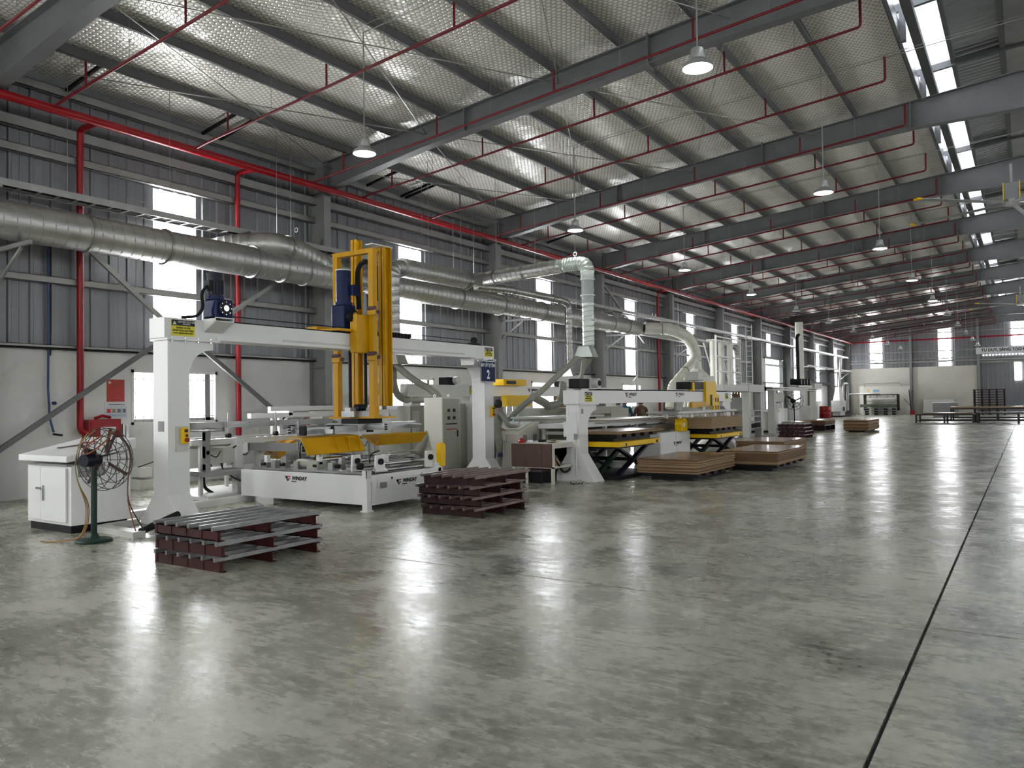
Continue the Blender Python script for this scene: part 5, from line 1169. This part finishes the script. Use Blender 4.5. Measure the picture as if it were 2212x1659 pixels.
# ================================================================ PEOPLE
def person(lab, loc, rz, mats, pose, hair=True, extra=None):
    """one skinned body; pose gives the joints in metres (x right, y forward, z up)"""
    J, R, E, K = [], [], [], []
    def j(p, r, k, par=None):
        J.append(p); R.append(r); K.append(k)
        if par is not None: E.append((par, len(J)-1))
        return len(J)-1
    lean = pose.get('lean', 0)
    def L(p, t): return (p[0], p[1]+lean*t, p[2])
    pel = j((0, 0, .92), .135, 1)
    wa = j(L((0, 0, 1.06), .15), .125, 0, pel); ch = j(L((0, .005, 1.24), .5), .15, 0, wa); nb = j(L((0, 0, 1.385), .9), .085, 0, ch)
    nk = j(L((0, .015, 1.44), 1.0), .052, 2, nb); hb = j(L((0, .03, 1.49), 1.1), .066, 2, nk); hm = j(L((0, .035, 1.56), 1.15), .083, 2, hb); ht = j(L((0, .02, 1.615), 1.15), .062, 2, hm)
    j(L((0, .125, 1.535), 1.15), .014, 2, hm)
    for s in (-1, 1): j(L((s*.088, .02, 1.545), 1.15), .014, 2, hm)
    for s, side in ((-1, 'l'), (1, 'r')):
        hp = j((s*.10, 0, .86), .105, 1, pel); kn = j((s*.105, pose.get('knee', .02), .48), .066, 1, hp); an = j((s*.11, -.02, .10), .045, 1, kn); he = j((s*.11, -.03, .045), .04, 3, an); j((s*.12, .17, .03), .034, 3, he)
        sh = j(L((s*.175, 0, 1.345), .85), .072, 0, nb); el, wr = pose[side]
        e = j(el, .052, 0, sh); w = j(wr, .034, 0, e)
        d = (Vector(wr)-Vector(el)).normalized(); a = d.cross(Vector((s, 0, .2))).normalized(); b = a.cross(d).normalized()
        pm = Vector(wr)+d*.07; p = j(tuple(pm), .028, 2, w)
        for q, ln, o in ((-.027, .07, 0), (-.009, .08, 0), (.009, .076, 0), (.027, .06, 0)):
            f1 = j(tuple(pm+d*.035+b*q), .010, 2, p); f2 = j(tuple(pm+d*(.035+ln*.55)+b*q*1.1-a*.012), .009, 2, f1); j(tuple(pm+d*(.03+ln)+b*q*1.1-a*.032), .007, 2, f2)
        t1 = j(tuple(Vector(wr)+d*.035-b*.035*s), .011, 2, w); j(tuple(Vector(wr)+d*.075-b*.052*s-a*.01), .009, 2, t1)
    me = bpy.data.meshes.new('body'); me.from_pydata(J, E, []); o = bpy.data.objects.new('body_tmp', me); COL.objects.link(o)
    mo = o.modifiers.new('skin', 'SKIN'); mo.use_smooth_shade = True; sv = me.skin_vertices[0].data
    for i, r in enumerate(R): sv[i].radius = (r*(1.18 if K[i] in (0, 1) and i < 4 else 1), r*(.78 if i < 4 else 1)); sv[i].use_root = i == 0
    o.modifiers.new('sub', 'SUBSURF').levels = 2; o.modifiers['sub'].render_levels = 2
    dg = bpy.context.evaluated_depsgraph_get(); m2 = bpy.data.meshes.new_from_object(o.evaluated_get(dg)); bpy.data.objects.remove(o)
    m2.materials.clear()
    for m in mats: m2.materials.append(MAT[m])
    JV = [Vector(p) for p in J]
    for f in m2.polygons:
        c = f.center; best = min(range(len(JV)), key=lambda i: (c-JV[i]).length - R[i]*.8); k = K[best]
        f.material_index = 1 if (k == 0 and c.z < .9 and abs(c.x) < .2) else k
        f.use_smooth = True
    t = thing('person', lab, 'person', loc); t.rotation_euler.z = rz; ROOT[t.name] = Vector((0, 0, 0))
    link('body', m2, t)
    if hair:
        h = MB(); hx = lean*1.15; h.lathe([(.02, -.095), (.075, -.085), (.097, -.045), (.102, 0), (.094, .045), (.07, .08), (.02, .097)], (0, hx+.012, 1.585), 14)
        h.v = [v if not (v[1] > hx+.06 and v[2] < 1.6) else (v[0]*.75, hx+.05, max(v[2], 1.6)) for v in h.v]
        h.build('hair', 'hair', t, smooth=True)
    for s in (-1, 1): MB().lathe([(.002, -.008), (.009, 0), (.002, .008)], (s*.032, lean*1.15+.112, 1.562), 8).build('eye', 'ink', t)
    cl_ = MB(); cl_.lathe([(.072, -.02), (.076, .02), (.066, .035)], (0, lean*.97+.008, 1.43), 14); cl_.build('collar', mats[0], t, smooth=True)
    bl_ = MB(); bl_.lathe([(.168, -.02), (.168, .02)], (0, 0, 0), 16); bl_.v = [(v[0]*1.0, v[1]*.72+lean*.05, v[2]+.985) for v in bl_.v]; bl_.build('belt', mats[0], t, smooth=True)
    if extra: extra(t)
    return t
def op_extra(t): 
    MB().cyl((.30, .41, 1.12), (.33, .45, 1.22), .006, 6).build('pen', 'ink', t)
    MB().lathe([(.06, 0), (.055, .07), (.04, .09)], (.17, -.03, .42), 10).build('knee_pad', 'navy', t)
person('worker in khaki uniform writing at the beige operator console', (-9.9, 14.33, 0), -.25, ['uniform', 'uniform', 'skin', 'black'], {'lean': .06, 'l': ((-.27, .08, 1.10), (-.16, .30, 1.02)), 'r': ((.30, .12, 1.10), (.26, .36, 1.08))}, extra=op_extra)
arm = {'lean': .10, 'l': ((-.24, .06, 1.09), (-.16, .28, 1.02)), 'r': ((.24, .06, 1.09), (.16, .28, 1.02))}
person('worker in pale grey work coat bending over the far machine', (-11.55, 24.15, 0), .9, ['uniform_pale', 'uniform', 'skin', 'black'], arm)
person('worker in blue shirt between the two other workers', (-11.75, 25.0, 0), .6, ['shirt_blue', 'black', 'skin', 'black'], arm)
def ny(t):
    text('jacket_letters', 'N', .24, (0, -.165, 1.22), '-y', 'bag_tan', t, .01, sx=.8); text('jacket_letters', 'Y', .26, (0, -.166, 1.24), '-y', 'bag_tan', t, .01, sx=.8)
person('worker in brown jacket with large letters on the back', (-11.2, 25.1, 0), .75, ['jacket_brown', 'black', 'skin', 'black'], {'lean': .03, 'l': arm['l'], 'r': arm['r']}, extra=ny)
# ================================================================ FAR MACHINES ALONG THE WALL
pp = thing('press_frame', 'grey steel portal press with shelves between its posts', 'machine', (-10.8, 34, 0))
for x in (-9.95, -12.4):
    for y in (32.9, 34.7): MB().box(x-.14, x+.14, y, y+.34, 0, 1.95).build('post', 'machine_grey', pp, bev=.008)
MB().box(-12.6, -9.75, 32.85, 35.1, 1.92, 2.24).build('top_beam', 'machine_grey', pp, bev=.008); MB().box(-10.1, -9.78, 29.6, 32.9, 1.95, 2.2).build('side_beam', 'machine_grey', pp)
MB().box(-10.08, -9.8, 29.6, 29.9, 0, 1.95).build('post', 'machine_grey', pp)
for z in (.35, .62, .86, 1.1): MB().box(-10.6, -9.8, 33.25, 34.7, z, z+.04).build('shelf', 'galv_dark', pp)
MB().box(-11.8, -10.7, 33.0, 34.9, .2, 1.7).build('press_block', 'cab_grey', pp)
for i in range(5): MB().cyl((-9.82, 33.4+.25*i, .4), (-9.82, 33.4+.25*i, .58), .07, 8).build('canister', 'pallet_dark', pp)
for x, y, r in ((-12.2, 35.6, .17), (-12.2, 36.7, .14), (-12.2, 38.0, .12)):
    MB().cyl((x, y, 2.3), (x, y, 4.35), r, 14).build('cyclone_tube', 'duct_cream', pp, smooth=True); MB().cyl((x, y, 2.24), (x, y, 2.32), r+.06, 14).build('tube_flange', 'galv_dark', pp)
MB().box(-12.4, -12.0, 35.2, 38.6, 4.35, 4.42).build('tube_header', 'duct_cream', pp)
for y in (35.1, 37.4, 38.7): MB().box(-11.95, -11.87, y-.04, y+.04, 2.24, 4.6).build('tower_post', 'tank_white', pp)
for z in (2.9, 3.6, 4.5): MB().box(-11.95, -11.87, 35.1, 38.7, z, z+.06).build('tower_rail', 'tank_white', pp); MB().box(-12.6, -11.0, 35.1, 42.5, 2.05, 2.24).build('platform', 'machine_grey', pp)
for y in (36.9, 42.3): MB().box(-11.3, -11.1, y, y+.2, 0, 2.05).build('post', 'machine_grey', pp)
for x in (-12.0, -11.7): MB().box(x-.02, x+.02, 40.0, 40.05, 2.24, 5.4).build('ladder_rail', 'tank_white', pp)
for i in range(11): MB().box(-12.0, -11.7, 40.0, 40.04, 2.5+.26*i, 2.53+.26*i).build('ladder_rung', 'tank_white', pp)
for y in (35.4, 37.6): MB().beam((-12.6, y, 4.3), (-12.6, y+1.6, 2.3), .05, .05).build('stay', 'tank_white', pp)
MB().box(-11.5, -11.0, 31.2, 32.2, 2.24, 2.6).build('blower', 'machine_grey', pp, bev=.03)
vc = thing('far_console', 'white operator cabinet with a dark gap in its door further down the hall', 'console', (-10.8, 38.8, 0))
MB().box(-11.35, -10.35, 38.0, 39.6, .1, .95).build('body', 'machine_white', vc, bev=.008); MB().box(-11.3, -10.4, 38.05, 39.55, 0, .1).build('plinth', 'plinth', vc); MB().box(-11.4, -10.3, 37.9, 39.7, .95, 1.03).build('top', 'machine_white', vc); MB().box(-11.05, -10.9, 37.985, 38.0, .14, .9).build('door_gap', 'ink', vc); MB().box(-10.85, -10.4, 37.98, 38.0, .14, .9).build('door', 'machine_white', vc)
cbx = thing('control_box', 'beige control box hanging from a bent arm', 'box', (-10.6, 40.2, 1.4)); MB().box(-10.75, -10.4, 39.3, 41.0, 1.46, 1.9).build('box', 'cab_beige', cbx, bev=.01); MB().tube(fillet([(-10.6, 39.1, 2.05), (-10.6, 39.1, 1.43), (-10.6, 41.0, 1.43)], .1, 3), .03, 8).build('arm', 'galv_dark', cbx, smooth=True); MB().tube([(-10.6, 39.1, 2.05), (-10.6, 40.6, 2.05)], .03, 8).build('arm', 'galv_dark', cbx)
f2 = thing('pedestal_fan', 'black pedestal fan seen from behind far down the hall', 'fan', (-9.8, 40.5, 0))
MB().lathe([(.22, 0), (.22, .03), (.05, .06), (.03, .1)], (-9.8, 40.5, 0), 16).build('base', 'black', f2); MB().cyl((-9.8, 40.5, .05), (-9.8, 40.5, 1.35), .03, 8).build('pole', 'black', f2)
for r, d in ((.45, 0), (.3, .08), (.15, .1)): MB().tube([(-9.8+r*cos(a), 40.5+d, 1.5+r*sin(a)) for a in [i*pi/12 for i in range(24)]], .012, 5, closed=True).build('cage_ring', 'wire_dark', f2)
for i in range(10):
    a = i*pi/5; MB().cyl((-9.8, 40.6, 1.5), (-9.8+.45*cos(a), 40.5, 1.5+.45*sin(a)), .008, 5).build('cage_wire', 'wire_dark', f2)
for i in range(3):
    a = .4+i*2.09; MB().beam((-9.8, 40.48, 1.5), (-9.8+.38*cos(a), 40.48, 1.5+.38*sin(a)), .03, .2, up=(0,1,.3)).build('blade', 'black', f2)
MB().cyl((-9.8, 40.2, 1.5), (-9.8, 40.5, 1.5), .11, 10).build('motor', 'black', f2)
bm = thing('boring_machine', 'long boring machine beam carrying a bank of dark motors', 'machine', (-10.1, 42, 0))
for z in (2.02, 2.12): MB().box(-10.25, -9.95, 37.2, 46.3, z, z+.06).build('beam', 'galv_dark' if z > 2.1 else 'cab_beige', bm)
for y in (37.4, 45.9): MB().box(-10.25, -9.95, y, y+.35, 0, 2.02).build('post', 'machine_grey', bm, bev=.01)
MB().box(-10.4, -9.9, 42.0, 45.0, 2.2, 2.3).build('motor_base', 'galv_dark', bm)
for i in range(4): MB().cyl((-10.4, 42.4+.65*i, 2.5), (-9.85, 42.4+.65*i, 2.5), .17, 10).build('motor', 'black', bm); 
MB().box(-10.3, -9.9, 45.6, 47.5, 2.2, 2.45).build('end_box', 'machine_grey', bm); MB().box(-10.3, -10.0, 44.5, 50.5, 2.45, 2.55).build('cover', 'black', bm)
for y in (40.5, 43.0): MB().box(-11.4, -10.9, y, y+.6, 0, 1.1).build('side_unit', 'machine_white', bm)
MB().cyl((-10.9, 46.6, 2.5), (-10.9, 46.6, 6.0), .22, 14).build('dust_riser', 'duct_cream', bm, smooth=True); MB().tube(fillet([(-10.7, 45.6, 5.2), (-10.7, 45.2, 5.1), (-10.7, 45.3, 2.6)], .3, 3), .09, 8).build('hose', 'rubber', bm, smooth=True)
for i in range(8): MB().beam((-11.8, 36.3+.1*i, 0), (-12.1, 36.3+.1*i, 1.6), .03, .05).build('leaning_stick', 'board_edge_pale', bm) if False else None
ls = thing('leaning_boards', 'pale narrow boards leaning upright near the white operator cabinet', 'boards', (-11.9, 38, 0))
for i in range(9): MB().beam((-11.6, 37.4+.14*i, .0), (-11.95, 37.4+.14*i, 1.9+.05*(i % 3)), .09, .03).build('board', 'board_edge_pale', ls)
tr = thing('silver_tank', 'tall silver filter tank beside the boring machine', 'tank', (-12, 46, 0)); MB().lathe([(.1, .5), (.35, 1.2), (.35, 1.9), (.2, 2.0)], (-12.0, 45.5, 0), 16).build('tank', 'tank_white', tr, smooth=True)
for a in (0, 2.1, 4.2): MB().cyl((-12+.33*cos(a), 45.5+.33*sin(a), 0), (-12+.33*cos(a), 45.5+.33*sin(a), 1.3), .03, 6).build('leg', 'galv', tr)
cr_ = thing('paper_rack', 'low rack of white cartons beside the boring machine', 'rack', (-11, 47, 0))
for i in range(3): MB().box(-10.9, -10.3, 46.6, 47.6, .05+.36*i, .38+.36*i).build('carton', 'tank_white', cr_)
for y in (46.5, 47.7): MB().box(-10.95, -10.25, y-.03, y+.03, 0, 1.2).build('side_frame', 'galv_dark', cr_)
pallet_stack(-8.1, 33.7, 4, 'pallet_red', 'dark red steel pallet far down the hall, %s from the floor', 'far stacked red pallets')
for k, (x0, x1, y0, y1, z0, z1) in enumerate(((-9.95, -9.0, 38.6, 40.3, .3, .5), (-9.5, -8.45, 41.0, 43.4, .28, .52))):
    lab = ['small low pile of boards beside the far red pallets', 'low pile of boards on dark steel pallets behind the red pallets'][k]
    t = thing('steel_pallet', ['dark steel pallet under the small board pile', 'dark steel pallet under the low board pile behind the red pallets'][k], 'pallet', (x0, y0, 0))
    for q in range(3): MB().box(x0, x1, y0+q*(y1-y0-.1)/2, y0+.1+q*(y1-y0-.1)/2, 0, z0-.04).build('channel', 'pallet_dark', t)
    for q in range(5): MB().box(x0+q*(x1-x0-.05)/4, x0+.05+q*(x1-x0-.05)/4, y0, y1, z0-.04, z0).build('tube', 'pallet_tube', t)
    boards('board_stack', lab, x0, x1, y0, y1, z0+.003, z1, 6, seed=20+k)
skid('black skid under the lone board stack far out on the floor', -7.25, -6.3, 39.55, 42.6, 0, .09)
boards('board_stack', 'lone brown board stack standing far out on the open floor', -7.32, -6.24, 39.45, 42.7, .092, .56, 14, seed=9)
bl = thing('oil_drum', 'red drum standing by the wall near the far corner', 'drum', (-14.1, 68.5, 0)); MB().lathe([(.42, 0), (.45, .03), (.44, .3), (.46, .33), (.44, .36), (.44, .6), (.46, .63), (.44, .66), (.44, .92), (.42, .95)], (-14.1, 68.5, 0), 18).build('body', 'fire_red', bl, smooth=True); MB().lathe([(.40, .95), (.41, .965), (.05, .965)], (-14.1, 68.5, 0), 18).build('lid', 'fire_red', bl)
vt_ = thing('dust_filter', 'white dust filter unit with a pale bag and pipes in the far corner', 'filter', (-13.7, 72, 0))
MB().box(-14.1, -13.3, 71.0, 73.2, .45, 1.4).build('housing', 'machine_white', vt_, bev=.02); MB().box(-13.298, -13.29, 71.6, 72.6, .5, .85).build('blower_inlet', 'ink', vt_); MB().frustum((-14.0, -13.4, 71.2, 73.0, 1.4), (-13.85, -13.55, 71.7, 72.5, 2.6)).build('filter_bag', 'tank_white', vt_, bev=.03); MB().box(-14.3, -13.1, 70.5, 74.5, 0, .12).build('skid_base', 'pallet_dark', vt_); MB().box(-14.0, -13.4, 71.1, 73.1, .12, .45).build('lower_box', 'machine_white', vt_)
MB().tube(fillet([(-13.6, 73.6, .3), (-13.6, 73.6, 2.9), (-13.6, 75.6, 2.9), (-13.6, 75.6, .5)], .3, 3), .11, 8).build('pipe', 'galv', vt_, smooth=True); MB().cyl((-13.7, 72.4, 2.6), (-13.6, 73.0, 5.2), .1, 8).build('riser', 'galv', vt_)
MB().tube(fillet([(-13.6, 76, 1.95), (-11.6, 80.0, 1.98), (-11.6, 80.2, 1.75)], .2, 3), .06, 8).build('pipe', 'galv', vt_, smooth=True)
wk = thing('access_walkway', 'galvanised bracketed walkway high on the wall in the far corner', 'platform', (-14.4, 74, 4)); MB().box(-14.9, -13.95, 62, 80, 4.1, 4.2).build('deck', 'girt', wk)
for y in (63, 69, 75, 79): MB().beam((-14.9, y, 3.3), (-13.95, y, 4.1), .06, .06).build('bracket', 'girt', wk)
# far press
pr = thing('spreading_press', 'wide cream press with rollers and a green bed in front of the far wall', 'machine', (-11.6, 80.5, 0))
MB().box(-13.55, -9.2, 81.3, 81.5, 0, 2.7).build('back_panel', 'wall_cream', pr)
MB().box(-12.9, -10.1, 80.4, 80.7, 1.45, 1.58).build('roller_cover', 'machine_white', pr); MB().box(-12.9, -10.1, 80.5, 80.65, 1.84, 1.92).build('top_rail', 'pallet_dark', pr)
for x in (-12.95, -10.1): MB().box(x-.09, x+.09, 80.3, 80.8, .4, 1.9).build('side_frame', 'pallet_dark', pr)
for x in (-12.5, -11.9, -11.0, -10.5): MB().box(x-.06, x+.06, 80.45, 80.6, 1.58, 1.84).build('bracket', 'galv_dark', pr)
MB().box(-12.9, -10.1, 80.5, 80.7, 1.22, 1.32).build('lower_roller', 'galv_dark', pr); MB().box(-13.25, -10.15, 79.6, 80.4, .72, 1.0).build('bed', 'press_green', pr, bev=.02)
text('panel_mark', 'G', .4, (-12.75, 81.29, 2.25), '-y', 'orange_print', pr, .02); MB().box(-12.35, -11.8, 81.285, 81.29, 2.12, 2.38).build('panel_patch', 'paper_blue', pr)
MB().tube([(-13.0, 81.1, 2.6), (-13.1, 80.9, 2.95), (-10.0, 80.9, 2.98), (-9.8, 81.1, 2.6)], .025, 6).build('light_rail', 'galv_dark', pr)
for k in range(3):
    t = thing('steel_pallet', 'flat steel pallet under the green press bed, %s from the floor' % ORD[k], 'pallet', (-11.7, 79.9, .22*k))
    for x in (-12.7, -11.9, -11.1, -10.4): MB().box(x-.12, x+.12, 79.5, 80.3, .22*k, .22*k+.16).build('channel', 'black', t)
    MB().box(-13.0, -10.1, 79.5, 80.3, .22*k+.16, .22*k+.205).build('deck', 'pallet_tube', t)
po = thing('barrier_post', 'thin dark leaning post with a red base near the far wall', 'post', (-9.2, 80, 0)); MB().beam((-9.0, 80.3, 0), (-9.15, 80.3, 2.3), .07, .07).build('post', 'black', po); MB().beam((-9.0, 80.3, .7), (-9.6, 80.3, 1.5), .04, .04).build('stay', 'black', po); MB().box(-9.1, -8.7, 80.1, 80.5, 0, .4).build('base', 'fire_red', po)
wbd = thing('white_board', 'large white panel leaning low against the far wall', 'board', (-6.9, 82.4, 0)); MB().beam((-6.95, 82.0, 0), (-6.95, 82.5, 1.35), 2.5, .05, up=(0,1,0)).build('panel', 'machine_white', wbd)
gb_ = thing('grey_crate', 'long grey crate in front of the white panel', 'crate', (-5.4, 70, 0)); MB().box(-6.3, -4.55, 69.8, 71.2, 0, 1.14).build('body', 'vent_grey', gb_, bev=.01); MB().box(-6.32, -4.53, 69.78, 71.22, 1.1, 1.16).build('lid', 'galv_dark', gb_)
def steel_table(lab, x0, x1, y0, y1, z):
    t = thing('steel_table', lab, 'table', ((x0+x1)/2, (y0+y1)/2, 0), 'low steel tables at the far right')
    MB().box(x0, x1, y0, y1, z-.08, z).build('top_frame', 'wire_dark', t)
    for x in (x0+.05, (x0+x1)/2, x1-.05):
        for y in (y0+.05, y1-.05): MB().box(x-.05, x+.05, y-.05, y+.05, 0, z-.08).build('leg', 'wire_dark', t)
    for y in (y0+.05, y1-.05): MB().box(x0, x1, y-.03, y+.03, .12, .18).build('lower_rail', 'wire_dark', t)
    return t
steel_table('low dark steel table carrying brown boards, left of the pair', -5.85, -2.7, 54.0, 56.2, .55)
steel_table('low dark steel table at the right end of the pair', -2.6, 1.6, 54.0, 56.2, .64)
for i in range(4): MB().box(-5.6+.9*i, -5.1+.9*i, 54.2, 56.0, .553, .6).build('spacer', 'black').update_tag() if False else None
boards('board_stack', 'thin brown boards lying on the left steel table', -5.5, -2.9, 54.2, 56.0, .553, .62, 3, seed=12)
steel_table('farther steel table with long boards behind the pair', -4.5, 1.0, 61.5, 63.5, .8)
boards('board_stack', 'long pale boards lying on the farther steel table', -4.6, .8, 61.6, 63.4, .803, .9, 3, seed=13, pale=True)
random.seed(8)
for k in range(10):
    t = thing('steel_pallet', 'dark pallet in the tall stack by the far wall, %s from the floor' % ORD[k], 'pallet', (-2.8+random.uniform(-.05, .05), 79, .22*k), 'tall dark pallet stack')
    for x in (-3.9, -3.35, -2.8, -2.25, -1.7): MB().box(x-.06, x+.06, 78.6, 79.6, .22*k, .22*k+.16).build('channel', 'pallet_dark', t)
    MB().box(-4.0, -1.6, 78.6, 79.6, .22*k+.16, .22*k+.215).build('deck', 'pallet_dark', t)
bn = thing('slogan_banner', 'white banner with dark slogan lettering hung high on the far wall', 'banner', (0, 82.4, 5.7))
MB().box(-3.85, 3.85, 82.35, 82.42, 5.42, 6.0).build('board', 'paper', bn)
text('slogan_text', 'TƯ DUY, SÁNG TẠO ĐỂ VỮNG', .36, (-3.45, 82.345, 5.74), '-y', 'ink', bn, .035, sx=.93, align='LEFT')
for x in (-3.6, 0, 3.6): MB().box(x-.02, x+.02, 82.42, 82.98, 5.9, 5.94).build('bracket', 'girt', bn)
